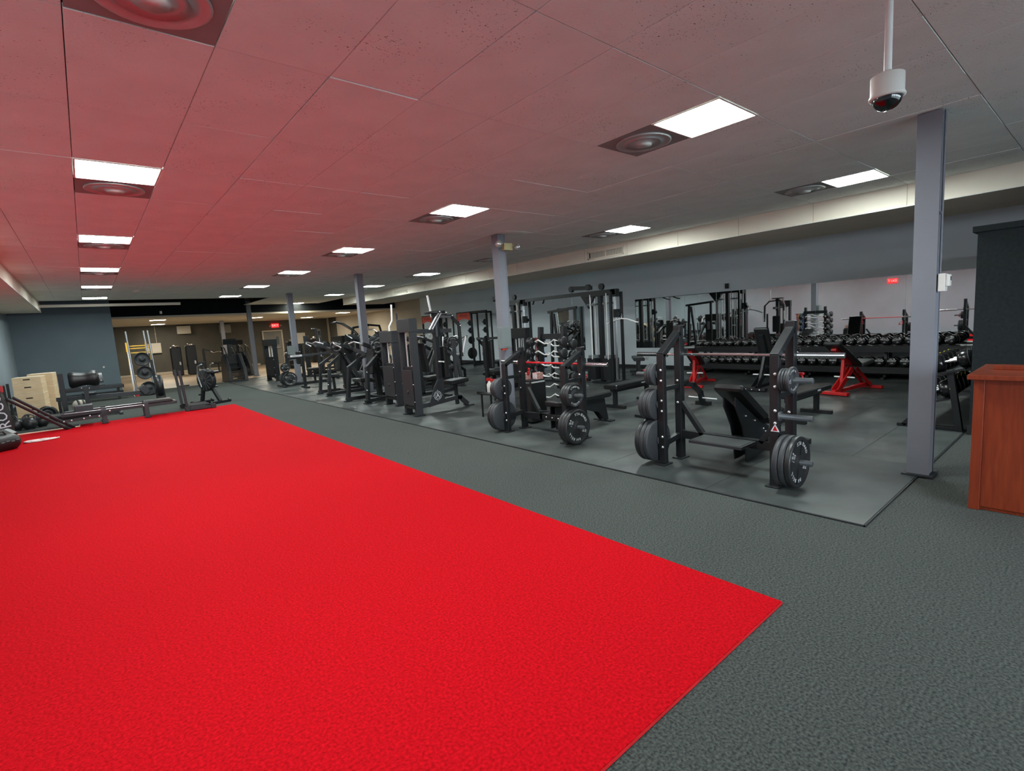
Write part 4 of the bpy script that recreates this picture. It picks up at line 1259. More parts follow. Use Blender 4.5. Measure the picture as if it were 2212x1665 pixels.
# ---- wipes stand and bottles beside the second column
wsd = thing('wipes_stand', 'black cleaning stand behind the left uprights of the flat press bench', 'stand', (5.35, 5.95, FZ))
MB().cbox((0, 0, .34), (.34, .30, .64), .02).build('bin', 'vinyl', wsd)
MB().box((0, 0, .67), (.30, .26, .03)).build('lid', 'frame_black', wsd, bev=.004)
for k, (x, y, c, lab) in enumerate(((-.06, .08, 'box_print', 'left'), (.07, -.07, 'box_print', 'right'))):
    t = thing('wipes_box', 'small striped wipes carton on the cleaning stand, %s one' % lab, 'box', (5.35 + x, 5.95 + y, FZ + .686), 0, 'wipes cartons')
    MB().box((0, 0, .05), (.13, .11, .10)).build('carton', c, t, bev=.003)
    for q in range(4):
        MB().box((-.0655, -.04 + q * .027, .05), (.002, .012, .085)).build('stripe', 'print_white' if k else 'red_paint', t)
for k, (x, y) in enumerate(((5.20, 6.75), (5.28, 6.98))):
    t = thing('spray_bottle', 'white spray bottle with a red head near the second column, %s one' % ('near', 'far')[k], 'bottle', (x, y, FZ + .42), 0, 'spray bottles')
    MB().lathe((0, 0, 0), (0, 0, 1), [(0, .04), (.01, .045), (.14, .045), (.18, .02), (.20, .015)], 14).build('bottle', 'white_plastic', t)
    MB().box((-.01, 0, .225), (.08, .03, .05)).build('spray_head', 'red_paint', t, bev=.004)
stl = thing('side_shelf', 'low black shelf with spray bottles beside the second column', 'shelf', (5.25, 6.86, FZ))
MB().box((0, 0, .41), (.24, .42, .02)).build('board', 'frame_black', stl)
for sx in (-1, 1):
    for sy in (-1, 1):
        MB().beam((sx * .10, sy * .19, 0), (sx * .10, sy * .19, .40), .025, .025, up=(1, 0, 0)).build('leg', 'frame_black', stl)
# ---- cable towers joined by a long crossbar
def cable_tower(label, loc, rz, boom):
    t = thing('cable_tower', label, 'gym machine', loc, rz, 'cable towers')
    t.scale = (.89, .89, .965)
    H = 2.30
    MB().beam((0, 0, .02), (0, 0, H), .11, .12, up=(1, 0, 0)).build('centre_post', 'frame_black', t, bev=.004)
    for (x, y) in ((-.22, .52), (.22, .52), (-.22, -.52), (.22, -.52)):
        MB().beam((x, y, .02), (x, y, H - (.35 if y > 0 else .06)), .06, .07, up=(1, 0, 0)).build('post', 'frame_black', t, bev=.003)
    for y in (.28, -.28):
        MB().span((-.17, y - .14, .08), (.17, y + .14, .62)).build('stack_shroud', 'frame_dark', t, bev=.004)
        for s in (-1, 1):
            MB().cyl((s * .07 - .1, y + s * .05, .6), (s * .07 - .1, y + s * .05, H - .08), .0135, 8).build('guide_rod', 'white_steel', t)
            MB().cyl((s * .07 + .1, y + s * .05, .6), (s * .07 + .1, y + s * .05, H - .08), .0135, 8).build('guide_rod', 'white_steel', t)
        MB().box((0, y, .66), (.30, .22, .07)).build('top_plate', 'panel_grey', t, bev=.003)
        MB().span((-.12, y - .12, H - .34), (.12, y + .12, H - .30)).build('rod_clamp', 'panel_grey', t)
    MB().beam((0, .55, H - .06), (0, -.56, H - .06), .16, .14).build('head_beam', 'frame_black', t, bev=.004)
    MB().prism([(.1, .0), (.70, .0), (.70, -.08), (.42, -.42)], (0, 0, H), (0, 1, 0), (0, 0, 1), .06).build('head_gusset', 'frame_black', t, bev=.002)
    MB().span((-.08, -.58, H - .18), (.08, -.40, H)).build('pulley_box', 'frame_black', t, bev=.004)
    b = MB().path([(0, .30, H + .10), (0, 1.05, H + .14)], .08, .10).build('boom', 'frame_black', t, bev=.004)
    for y in (.42, 1.05):
        MB().cyl((-.05, y, H + .12), (.05, y, H + .12), .075, 18).build('pulley', 'frame_dark', b)
    MB().cyl((-.04, -.05, H + .10), (.04, -.05, H + .10), .08, 18).build('pulley', 'frame_dark', t)
    MB().beam((0, .2, .02), (0, -.6, .02), .5, .04).build('base_plate', 'frame_black', t)
    MB().beam((-.25, -.6, .04), (.3, -.6, .04), .08, .06).build('foot', 'frame_black', t)
    MB().path([(0, .5, .05), (-.02, 1.15, .06)], .08, .08).build('low_rail', 'frame_black', t)
    MB().beam((-.3, 1.15, .04), (.3, 1.15, .04), .07, .06).build('foot', 'frame_black', t)
    MB().cbox((0, 1.0, .46), (.34, .42, .09), .02).build('seat_pad', 'vinyl', t)
    MB().beam((0, 1.0, .08), (0, 1.0, .42), .06, .06, up=(1, 0, 0)).build('seat_post', 'frame_black', t)
    ad = MB().beam((-.05, -.52, .1), (-.05, -.52, H - .1), .05, .05, up=(1, 0, 0)).build('slide_post', 'steel', t)
    MB().box((-.06, -.58, 1.72), (.10, .16, .20)).build('slide_carriage', 'frame_black', t, bev=.004)
    MB().cyl((-.12, -.66, 1.70), (.0, -.66, 1.70), .05, 14).build('pulley', 'frame_dark', t)
    return t
ct1 = cable_tower('tall black multi stack cable tower in front of the narrow mirror', (9.64, 8.08, FZ), 0, True)
ct2 = cable_tower('second cable tower seen behind the column with emergency lamps', (9.68, 11.36, FZ), R(0), True)
xb = thing('crossover_bar', 'long black crossbar joining the two cable towers', 'gym machine', (9.65, 0, FZ))
MB().beam((0, 8.62, 2.19), (0, 10.8, 2.19), .07, .09).build('bar', 'frame_black', xb, bev=.003)
for y in (10.05, 10.45):
    MB().path([(0, y, 2.15), (-.12, y - .1, 2.08), (-.2, y - .16, 2.06)], .035, .035).build('pull_up_grip', 'frame_black', xb)
def pull_bar(label, loc, rz):
    t = thing('pull_bar', label, 'bar', loc, rz, 'cable attachments')
    MB().tube([(0, -.42, -.06), (0, -.36, -.05), (0, -.16, .02), (0, 0, .045), (0, .16, .02), (0, .36, -.05), (0, .42, -.06)], .016, 8).build('bar', 'white_steel', t)
    MB().tube([(0, 0, .05), (.01, .02, .10), (0, 0, .17), (-.01, -.02, .10), (0, 0, .05)], .006, 6).build('hook', 'steel', t)
pull_bar('white curved pulldown bar hanging from the cable tower', (9.55, 7.40, 1.50), R(8))
t = thing('chain_handle', 'steel triangle handle and chain hanging from the cable tower boom', 'handle', (9.64, 9.02, 1.93), 0, 'cable attachments')
MB().tube([(0, 0, .36), (0, -.08, .26), (0, .08, .26), (0, 0, .36)], .010, 6).build('triangle', 'steel', t)
for k in range(4):
    MB().tube([(0, 0, .26 - k * .06), (.012, 0, .23 - k * .06), (0, 0, .20 - k * .06), (-.012, 0, .23 - k * .06), (0, 0, .26 - k * .06)], .005, 5).build('link', 'steel', t)
pdf = thing('pulldown_frame', 'black angled pulldown frame left of the cable tower', 'gym machine', (9.42, 9.22, FZ))
pdf.scale = (.89, .89, .95)
MB().beam((0, .45, 0), (0, .38, 1.92), .07, .08, up=(1, 0, 0)).build('post', 'frame_black', pdf, bev=.003)
MB().beam((0, .52, 1.90), (0, -.62, 1.97), .06, .07).build('top_beam', 'frame_black', pdf, bev=.003)
MB().beam((0, .10, .3), (0, .30, 1.85), .07, .06, up=(1, 0, 0)).build('slant_post', 'frame_dark', pdf, bev=.003)
MB().cyl((.02, .02, .6), (.02, .16, 1.88), .010, 8).build('guide_rod', 'steel', pdf)
MB().box((0, .25, .02), (.4, .7, .04)).build('base', 'frame_black', pdf)
# ---- power racks with red name plates
def power_rack(label, loc, lab2):
    t = thing('power_rack', label, 'rack', loc, 0, 'power racks along the right wall')
    W, D, H = .95, 1.0, 2.14
    for y in (0, W):
        for x in (0, D):
            MB().beam((x, y, 0), (x, y, H), .07, .07, up=(1, 0, 0)).build('upright', 'frame_black', t, bev=.003)
        MB().beam((0, y, .05), (D + .2, y, .05), .07, .08).build('base_rail', 'frame_black', t, bev=.003)
        MB().beam((0, y, H - .04), (D, y, H - .04), .07, .07).build('top_rail', 'frame_black', t, bev=.003)
    MB().beam((D, 0, .05), (D, W, .05), .07, .08).build('cross_rail', 'frame_black', t)
    MB().beam((0, -1.0, H - .03), (0, W, H - .03), .07, .07).build('cross_rail', 'frame_black', t, bev=.003)
    MB().beam((0, -.98, 0), (0, -.98, H - .03), .06, .07, up=(1, 0, 0)).build('storage_upright', 'frame_black', t, bev=.003)
    n = 10
    poly = [(.04 + (W - .08) * k / n, -.20 + .10 * math.sin(math.pi * k / n)) for k in range(n + 1)] + [(W - .04, .12), (.04, .12)]
    npz = MB().prism(poly, (-.045, 0, H - .16), (0, 1, 0), (0, 0, 1), .006).build('name_plate', 'orange_red', t)
    l = MB()
    add_text(l, 'ROGUE', .15, (-.0495, W / 2, H - .145), (0, -1, 0), (0, 0, 1))
    l.build('lettering', 'print_dark', npz)
    for k, z in enumerate((1.70, 1.40, 1.02, .50)):
        for y, s in ((0, 1), (-.98, 1)):
            MB().cyl((.0, y + .035, z), (.0, y + .30, z), .022, 10).build('plate_peg', 'horn_grey', t)
    return t
def rack_plates(o, nm):
    kinds = ('10', '10', '25', '45')
    zz = (1.70, 1.40, 1.02, .50)
    hn = ('top', 'second', 'third', 'bottom')
    for q in range(4):
        for y, sd in ((0, 'front upright'), (-.98, 'side storage upright')):
            plate(kinds[q], (o[0], o[1] + y + .035 + .06, o[2] + zz[q]), 0, '%s plate on the %s peg of the %s of %s' % ({'10': 'small', '25': 'medium', '45': 'large'}[kinds[q]], hn[q], sd, nm), 'plates on the power racks')
power_rack('black power rack with a red name plate right of the fly machine', (11.75, 16.4, FZ), '')
rack_plates((11.75, 16.4, FZ), 'the right power rack')
power_rack('black power rack with a red name plate half hidden behind the fly machine', (11.75, 19.2, FZ), '')
rack_plates((11.75, 19.2, FZ), 'the left power rack')
# curved glute machine in front of the racks
gm = thing('glute_machine', 'low black machine with an arched body and roller pad in front of the power racks', 'gym machine', (8.6, 10.4, FZ), R(20))
MB().tube([(-.9, 0, .42), (-.5, 0, .40), (-.15, 0, .30), (.05, 0, .14), (.12, 0, .04)], .06, 10).build('arched_frame', 'frame_black', gm)
MB().cbox((-.75, 0, .46), (.55, .30, .06), .018).build('pad', 'vinyl_grey', gm)
MB().beam((.12, -.35, .03), (.12, .35, .03), .1, .06).build('foot', 'frame_black', gm)
MB().cyl((.05, -.32, .58), (.05, .32, .58), .08, 16).build('roller_pad', 'vinyl', gm)
MB().beam((.05, 0, .06), (.05, 0, .58), .07, .08, up=(1, 0, 0)).build('post', 'frame_black', gm)
MB().beam((-.8, -.25, .03), (-.8, .25, .03), .07, .06).build('foot', 'frame_black', gm)
MB().beam((-.8, 0, .05), (-.8, 0, .40), .06, .06, up=(1, 0, 0)).build('front_post', 'frame_black', gm)
# second line fillers seen between the machines
lp_ = thing('leg_press', 'long black sled leg press seen between the machines', 'gym machine', (8.8, 13.2, FZ), R(190), 'plate loaded machines')
for s in (-1, 1):
    MB().beam((0, s * .3, .25), (1.6, s * .3, 1.15), .06, .07).build('slide_rail', 'frame_black', lp_, bev=.003)
    MB().beam((1.6, s * .3, .0), (1.6, s * .3, 1.15), .06, .07, up=(1, 0, 0)).build('rear_post', 'frame_black', lp_)
    MB().beam((0, s * .3, .03), (1.6, s * .3, .03), .07, .06).build('base_rail', 'frame_black', lp_)
    MB().beam((0, s * .3, .03), (0, s * .3, .28), .06, .06, up=(1, 0, 0)).build('front_post', 'frame_black', lp_)
    MB().cyl((1.05, s * .34, .95), (1.05, s * .66, .95), .025, 10).build('plate_horn', 'horn_grey', lp_)
MB().box((1.0, 0, 1.0), (.04, .62, .5), Matrix.Rotation(R(-30), 3, 'Y')).build('foot_board', 'frame_grey', lp_)
MB().cbox((.2, 0, .5), (.1, .4, .7), .02, Matrix.Rotation(R(-40), 3, 'Y')).build('back_pad', 'vinyl', lp_)
MB().cbox((.5, 0, .30), (.4, .4, .08), .02).build('seat_pad', 'vinyl', lp_)
for s, sd in ((-1, 'near'), (1, 'far')):
    p = place_on(lp_, (1.05, s * .44, .95))
    plate('45', p, 190 + (0 if s > 0 else 180), 'large plate on the %s side of the leg press' % sd, gg)

cg = thing('pulley_frame', 'tall black frame with rows of white pulleys in front of the tan wall', 'gym machine', (7.2, 20.6, FZ), R(-25), 'plate loaded machines')
for y in (-.6, .6):
    MB().beam((0, y, 0), (0, y, 1.84), .08, .09, up=(1, 0, 0)).build('upright', 'frame_black', cg, bev=.003)
    MB().beam((-.4, y, .04), (.5, y, .04), .08, .07).build('foot', 'frame_black', cg, bev=.003)
for z in (1.80, 1.55, .45):
    MB().beam((0, -.6, z), (0, .6, z), .07, .08).build('cross_beam', 'frame_black', cg, bev=.003)
for k in range(5):
    MB().cyl((-.06, -.4 + k * .2, 1.68), (-.09, -.4 + k * .2, 1.68), .05, 12).build('pulley', 'white_plastic' if k % 2 else 'frame_dark', cg)
for y in (-.25, .25):
    MB().cyl((0, y, .45), (0, y, 1.55), .012, 8).build('guide_rod', 'white_steel', cg)
MB().span((-.1, -.3, .1), (.1, .3, .75)).build('weight_stack', 'frame_black', cg, bev=.004)
MB().cyl((-.15, -.75, 1.86), (-.15, .3, 1.86), .018, 8).build('grip_bar', 'white_steel', cg)
for s in (-.6, .25):
    MB().beam((0, s, 1.83), (-.15, s, 1.86), .03, .03).build('grip_bracket', 'frame_black', cg)
# ================================================================ far end of the turf, left side
TZ = 0.0145
# ---- stacked wooden jump boxes
def jump_box(label, loc, w, d, h, rz):
    t = thing('plyo_box', label, 'jump box', loc, rz, 'stacked wooden jump boxes')
    MB().box((0, 0, h / 2), (w - .02, d - .02, h - .012)).build('core', 'plywood', t)
    for s in (-1, 1):
        MB().box((0, s * (d / 2 - .009), h / 2), (w, .018, h - .003)).build('side_panel', 'plywood', t, bev=.002)
        MB().box((s * (w / 2 - .009), 0, h / 2), (.018, d - .036, h - .003)).build('end_panel', 'plywood', t, bev=.002)
    MB().box((0, 0, h - .004), (w + .002, d + .002, .007)).build('top_edge', 'box_edge', t)
    MB().cbox((0, -d / 2 - .0005, h * .62), (.13, .006, .03), .002).build('hand_slot', 'slot_dark', t)
z = 0
for k, (h, w) in enumerate(((.30, .56), (.30, .56), (.26, .55), (.16, .54))):
    jump_box('wooden jump box in the front stack, %s' % ('bottom box', 'second box', 'third box', 'thin top box')[k], (-1.20, 18.0, z), w, .60, h, R(-6))
    z += h
z = 0
for k, (h, w) in enumerate(((.36, .50), (.36, .50), (.34, .50))):
    jump_box('wooden jump box in the rear stack, %s box' % ('bottom', 'middle', 'top')[k], (-.98, 18.72, z), w, .60, h, R(-6))
    z += h
# ---- back extension bench with a thick roller pad
ge = thing('back_extension_bench', 'black back extension bench with a wide dark hip pad by the stub wall', 'gym machine', (-.12, 15.75, 0))
MB().beam((-.40, .0, .0), (-.40, .0, 1.10), .09, .09, up=(1, 0, 0)).build('rear_post', 'frame_black', ge, bev=.003)
MB().beam((-.46, 0, .70), (.38, 0, .74), .05, .045).build('cross_arm', 'frame_black', ge, bev=.003)
MB().lathe((-.27, 0, .92), (1, 0, .02), [(0, .02), (.0, .15), (.03, .185), (.12, .18), (.25, .15), (.36, .16), (.46, .19), (.53, .18), (.56, .13), (.56, .02)], 20).build('hip_pad', 'vinyl', ge)
MB().cyl((.29, 0, .92), (.36, 0, .925), .12, 16).build('pad_end', 'panel_grey', ge)
MB().beam((.0, .0, .0), (.02, 0, .72), .08, .09, up=(1, 0, 0)).build('front_post', 'frame_black', ge, bev=.003)
MB().beam((-.6, 0, .05), (.6, 0, .05), .08, .07).build('base_rail', 'frame_black', ge, bev=.003)
for x in (-.6, .6):
    MB().beam((x, -.3, .03), (x, .3, .03), .07, .06).build('foot', 'frame_black', ge, bev=.003)
bolts(ge, [(-.06, -.05, .72), (.03, -.05, .76), (.08, -.05, .70), (.30, -.12, 1.0), (.32, -.12, .86)], .016, (0, -1, 0))
sb = thing('medicine_ball', 'tan and black striped ball on the floor behind the back extension bench', 'ball', (-.28, 17.4, .17))
MB().ball((0, 0, 0), .17, 18, 12).build('ball', 'wall_tan', sb)
MB().lathe((-.0, 0, 0), (1, .25, 0), [(-.075, .155), (-.072, .1585), (-.03, .1735), (-.028, .17)], 20).build('stripe', 'vinyl', sb)
MB().lathe((.0, 0, 0), (1, .25, 0), [(.028, .17), (.03, .1735), (.072, .1585), (.075, .155)], 20).build('stripe', 'vinyl', sb)
# ---- low hip thrust machine on two stubby legs
ht = thing('hip_thrust_machine', 'long low black machine with tapering foot frame at the end of the turf', 'gym machine', (0, 14.2, TZ))
for s in (-1, 1):
    MB().beam((-.55, s * .25, .27), (1.45, s * .25, .27), .05, .06).build('side_rail', 'frame_black', ht, bev=.003)
    MB().cyl((-.5, s * .25 - .03, .305), (.86, s * .25 - .03, .305), .008, 6).build('trim_rod', 'steel', ht)
for x in (.14, .89):
    for s in (-1, 1):
        MB().beam((x, s * .25, .0 if s < 0 else -TZ), (x, s * .25, .34), .075, .085, up=(1, 0, 0)).build('leg', 'frame_grey', ht, bev=.003)
        MB().box((x, s * .25, .022), (.13, .12, .014)).build('foot_pad', 'vinyl', ht)
MB().path([(-.85, -.25, .30), (-.52, -.33, .16), (.02, -.30, .18), (.30, -.25, .27)], .05, .06).build('foot_frame', 'frame_black', ht, bev=.003)
MB().path([(-.85, .25, .30), (-.52, .33, .16), (.02, .30, .18), (.30, .25, .27)], .05, .06).build('foot_frame', 'frame_black', ht, bev=.003)
MB().box((-.45, 0, .27), (.62, .50, .03)).build('foot_platform', 'frame_grey', ht, bev=.003)
MB().cbox((1.12, 0, .33), (.55, .42, .07), .02).build('pad', 'vinyl', ht)
MB().box((-.18, 0, .36), (.30, .36, .14)).build('carriage', 'frame_grey', ht, bev=.01)
MB().beam((1.45, -.25, .27), (1.45, .25, .27), .05, .06).build('end_rail', 'frame_black', ht)
for x in (-.85,):
    MB().beam((x, -.25, .30), (x, .25, .30), .05, .06).build('end_rail', 'frame_black', ht)
bolts(ht, [(-.80, -.285, .29), (-.60, -.345, .18), (-.52, -.365, .16), (-.40, -.355, .165), (-.2, -.345, .17), (-.1, -.345, .21), (.05, -.335, .18), (.24, -.295, .26), (.84, -.285, .28)], .018, (0, -1, 0))
wh = thing('tyre_wheel', 'black spoked wheel lying against the wooden boxes', 'wheel', (-.85, 15.9, .19))
MB().lathe((0, 0, 0), (.15, -1, .1), [(-.05, .12), (-.05, .17), (-.02, .19), (.02, .19), (.05, .17), (.05, .12), (-.05, .12)], 24).build('tyre', 'vinyl', wh)
MB().lathe((0, 0, 0), (.15, -1, .1), [(-.02, .03), (-.02, .125), (.02, .125), (.02, .03), (-.02, .03)], 16).build('disc', 'frame_grey', wh)
MB().cyl((-.01, .07, 0), (.01, -.08, 0), .03, 12).build('hub', 'panel_grey', wh)
# ---- rowing machine
rw = thing('rowing_machine', 'black rowing machine with an upright flywheel housing and long rail', 'gym machine', (.04, 17.0, 0))
MB().lathe((1.32, 0, .50), (1, 0, 0), [(0, .03), (.0, .26), (.03, .30), (.13, .30), (.16, .26), (.16, .03)], 24).build('flywheel_housing', 'frame_dark', rw)
MB().prism([(1.30, .02), (1.52, .02), (1.50, .40), (1.47, .66), (1.35, .68), (1.30, .40)], (0, 0, 0), (1, 0, 0), (0, 0, 1), .22).build('front_shroud', 'vinyl', rw, bev=.03)
MB().beam((-.75, 0, .42), (1.30, 0, .36), .07, .10).build('slide_rail', 'frame_dark', rw, bev=.004)
MB().cbox((-.1, 0, .50), (.28, .32, .06), .02).build('seat', 'vinyl', rw)
MB().beam((-.7, 0, .0), (-.7, 0, .40), .05, .06, up=(1, 0, 0)).build('rear_leg', 'frame_dark', rw)
MB().beam((-.7, -.25, .02), (-.7, .25, .02), .06, .04).build('foot', 'frame_black', rw)
MB().beam((1.42, -.3, .02), (1.42, .3, .02), .07, .04).build('foot', 'frame_black', rw)
MB().box((1.05, 0, .44), (.16, .42, .22), Matrix.Rotation(R(-35), 3, 'Y')).build('foot_rest', 'frame_grey', rw, bev=.01)
dk = thing('storage_deck', 'long dark flat bench deck along the stub wall', 'bench', (-.2, 20.4, 0))
MB().box((.0, 0, .42), (2.0, .5, .10)).build('deck', 'frame_dark', dk, bev=.01)
for x in (-.85, .85):
    MB().beam((x, 0, 0), (x, 0, .38), .40, .06, up=(1, 0, 0)).build('leg', 'frame_black', dk)
# ---- push sled
sl = thing('push_sled', 'black push sled with two upright poles at the corner of the turf', 'sled', (1.95, 14.55, TZ), 0)
for y in (-.42, .42):
    MB().box((0, y, .045), (.62, .09, .07)).build('skid', 'frame_dark', sl, bev=.006)
    for x in (-.27, .27):
        MB().box((x, y, .05), (.10, .12, .10)).build('skid_cap', 'vinyl', sl, bev=.008)
for x in (-.24, .24):
    MB().beam((x, -.42, .09), (x, .42, .09), .06, .05).build('cross_rail', 'frame_dark', sl, bev=.003)
MB().box((0, 0, .10), (.54, .60, .03)).build('deck', 'frame_grey', sl, bev=.003)
MB().beam((-.27, -.40, .06), (-.33, -.42, .97), .055, .055, up=(1, 0, 0)).build('push_pole', 'frame_black', sl, bev=.003)
MB().beam((-.27, .40, .06), (-.33, .42, .97), .055, .055, up=(1, 0, 0)).build('push_pole', 'frame_black', sl, bev=.003)
MB().cyl((-.28, .42, .55), (-.06, .42, .55), .018, 8).build('load_peg', 'frame_black', sl)
# ---- air bike
bk = thing('air_bike', 'black air bike with fan wheel behind the push sled', 'exercise bike', (2.36, 15.45, 0), R(-62))
MB().lathe((-.02, -.07, .62), (0, 1, 0), [(0, .03), (0, .27), (.02, .30), (.12, .30), (.14, .27), (.14, .03)], 28).build('fan_cage', 'frame_dark', bk)
fn = MB()
for k in range(14):
    a = 2 * math.pi * k / 14
    d = Vector((math.cos(a), 0, math.sin(a)))
    fn.beam(Vector((-.02, -.075, .62)) + d * .05, Vector((-.02, -.075, .62)) + d * .28, .006, .004, up=(0, 1, 0))
tag(fn.build('cage_wires', 'steel', bk), kind='stuff')
MB().path([(-.28, 0, .06), (-.18, 0, .40), (.0, 0, .50), (.20, 0, .36), (.40, 0, .06)], .07, .08, up=(0, 1, 0)).build('frame', 'frame_black', bk, bev=.004)
for x, w in ((-.28, .26), (.40, .24)):
    MB().beam((x, -w, .035), (x, w, .035), .07, .06).build('foot', 'frame_black', bk, bev=.003)
    for s in (-1, 1):
        MB().cyl((x, s * w, .045), (x, s * (w + .05), .045), .045, 12).build('wheel', 'vinyl', bk)
MB().beam((.18, 0, .40), (.26, 0, .80), .05, .05, up=(1, 0, 0)).build('seat_post', 'frame_dark', bk)
MB().cbox((.26, 0, .83), (.26, .20, .07), .02).build('seat', 'vinyl', bk)
for s in (-1, 1):
    MB().tube([(-.02, s * .16, .45), (-.10, s * .17, .75), (-.04, s * .18, 1.0), (.10, s * .16, 1.05)], .018, 8).build('moving_handle', 'steel', bk)
    MB().cyl((.05 * s, s * .12, .34 + .08 * s), (.05 * s, s * .24, .34 + .08 * s), .02, 8).build('pedal', 'vinyl', bk)
MB().beam((-.10, 0, .62), (-.13, 0, 1.02), .05, .05, up=(1, 0, 0)).build('console_post', 'frame_dark', bk)
MB().box((-.12, 0, 1.05), (.06, .16, .10)).build('console', 'frame_black', bk, bev=.006)
# ---- yellow frame with stored barbells and bumper plates
yf = thing('tube_rack', 'yellow topped storage frame with upright silver tubes', 'rack', (1.36, 20.75, 0))
for x in (-.30, .30):
    for y in (-.12, .12):
        MB().beam((x, y, 0), (x, y, 1.62), .04, .04, up=(1, 0, 0)).build('upright', 'steel' if y < 0 else 'yellow_paint', yf)
for z, m in ((1.42, 'yellow_paint'), (1.56, 'yellow_paint'), (1.64, 'yellow_paint')):
    MB().beam((-.34, -.12, z), (.34, -.12, z), .03, .035).build('cross_bar', m, yf)
for y in (-.16, .16):
    MB().beam((-.32, y, 1.46), (-.32, y, 1.76), .035, .035, up=(1, 0, 0)).build('end_tab', 'yellow_paint', yf)
    MB().beam((.20, y, 1.46), (.20, y, 1.76), .035, .035, up=(1, 0, 0)).build('end_tab', 'yellow_paint', yf)
MB().beam((-.3, 0, .04), (.3, 0, .04), .3, .05).build('base', 'frame_grey', yf)
MB().beam((.28, -.2, .05), (.28, -.2, 1.15), .05, .06, up=(1, 0, 0)).build('plate_mast', 'frame_grey', yf)
for k, (x, lab) in enumerate(((-.27, 'left'), (.20, 'middle'), (.31, 'right'))):
    t = thing('storage_tube', 'long silver tube standing upright in the yellow frame, %s one' % lab, 'tube', (1.36 + x, 20.52, 0), 0, 'upright silver tubes')
    MB().cyl((0.04, 0, .06), (-.03, .02, 2.12), .024, 10).build('tube', 'steel', t)
    MB().box((.04, 0, .06), (.10, .10, .12)).build('foot_cap', 'red_paint' if k == 0 else 'frame_black', t, bev=.006)
for k, (x, z, lab) in enumerate(((.02, 1.20, 'top'), (.04, .76, 'middle'), (.08, .24, 'bottom'))):
    t = plate('bump', (1.36 + x, 20.42, z), 180, 'black bumper plate on the yellow frame, %s one' % lab, 'bumper plates on the yellow frame')
# ---- things at the left edge
bp = thing('lettered_pad', 'black upright pad with large white letters at the left edge', 'training pad', (-1.46, 13.0, 0), 0)
MB().prism([(-.16, .02), (.28, .02), (.27, .46), (.19, 1.05), (.08, 1.32), (-.20, 1.32), (-.24, .6)], (0, 0, 0), (1, 0, 0), (0, 0, 1), .30).build('pad', 'vinyl', bp, bev=.03)
lt = MB()
ax = Vector((-.14, 0, 1)).normalized()
add_text(lt, 'ROGUE', .22, (.15, -.1515, .66), ax, (ax.z * -1, 0, ax.x))
lt.build('lettering', 'print_white', bp)
MB().box((.20, -.05, 1.0), (.06, .10, .12)).build('red_clip', 'red_paint', bp, bev=.006)
for k, (dx, dy) in enumerate(((0, 0), (.07, .22))):
    t = thing('landmine_tube', 'dark grey tube sloping down to the turf from the lettered pad, %s one' % ('near', 'far')[k], 'tube', (0, 0, 0), 0, 'sloping tubes')
    MB().cyl((-1.22 + dx, 13.1 + dy, .80), (-.50 + dx, 13.75 + dy, .05), .028, 12).build('tube', 'frame_grey', t)
    MB().cyl((-.52 + dx, 13.73 + dy, .07), (-.44 + dx, 13.80 + dy, -.0 + TZ), .034, 12).build('end_cap', 'frame_dark', t)
jm = thing('jump_mat', 'dark measuring board with cream edge and white ticks lying on the turf', 'mat', (0, 0, TZ))
MB().span((-1.42, 14.0, 0), (-.30, 14.26, .012)).build('board', 'frame_dark', jm)
MB().span((-1.42, 13.985, 0), (-.285, 14.0, .02)).build('front_edge', 'box_edge', jm)
MB().span((-.30, 14.0, 0), (-.285, 14.26, .02)).build('end_edge', 'box_edge', jm)
for k in range(7):
    MB().box((-.44 - k * .06, 14.05, .0135), (.010, .08, .003)).build('tick', 'print_white', jm)
kb = thing('sandbag', 'black sandbag with white print beside the left edge', 'sandbag', (-1.36, 11.9, TZ), R(35))
b = MB()
b.lathe((-.36, 0, .13), (1, 0, 0), [(0, .02), (.02, .09), (.08, .135), (.2, .15), (.5, .15), (.64, .135), (.70, .09), (.72, .02)], 18)
b.build('bag', 'vinyl', kb)
MB().tube([(-.16, -.05, .27), (-.12, -.06, .33), (.12, -.06, .33), (.16, -.05, .27)], .014, 8).build('strap', 'frame_dark', kb)
for k in range(4):
    MB().box((.05 + .07 * k, -.147, .15 + .012 * (k % 2)), (.045, .012, .012)).build('print_mark', 'panel_grey', kb)
kb2 = thing('gear_bag', 'black bag with white dots half out of the frame at the left edge', 'bag', (-1.36, 12.35, TZ), R(20))
MB().cbox((0, 0, .16), (.50, .34, .32), .08).build('bag', 'vinyl', kb2)
for k in range(6):
    MB().lathe((-.14 + .09 * (k % 3), -.1705, .14 + .08 * (k // 3)), (0, -1, 0), [(0, .02), (.002, .02), (.002, .0001)], 10).build('dot', 'print_white', kb2)
rp = thing('rope', 'white rope bunched on the red turf beside the sandbag', 'rope', (-.93, 12.55, TZ))
pts = []
for k in range(40):
    a = k * .75
    pts.append((.16 * math.cos(a) * (1 + .3 * math.sin(k)) + .004 * k, .10 * math.sin(a), .014 + .001 * (k % 7)))
pts += [(.30, .02, .014), (.36, .05, .014)]
MB().tube(pts, .012, 6).build('coil', 'rope_white', rp)
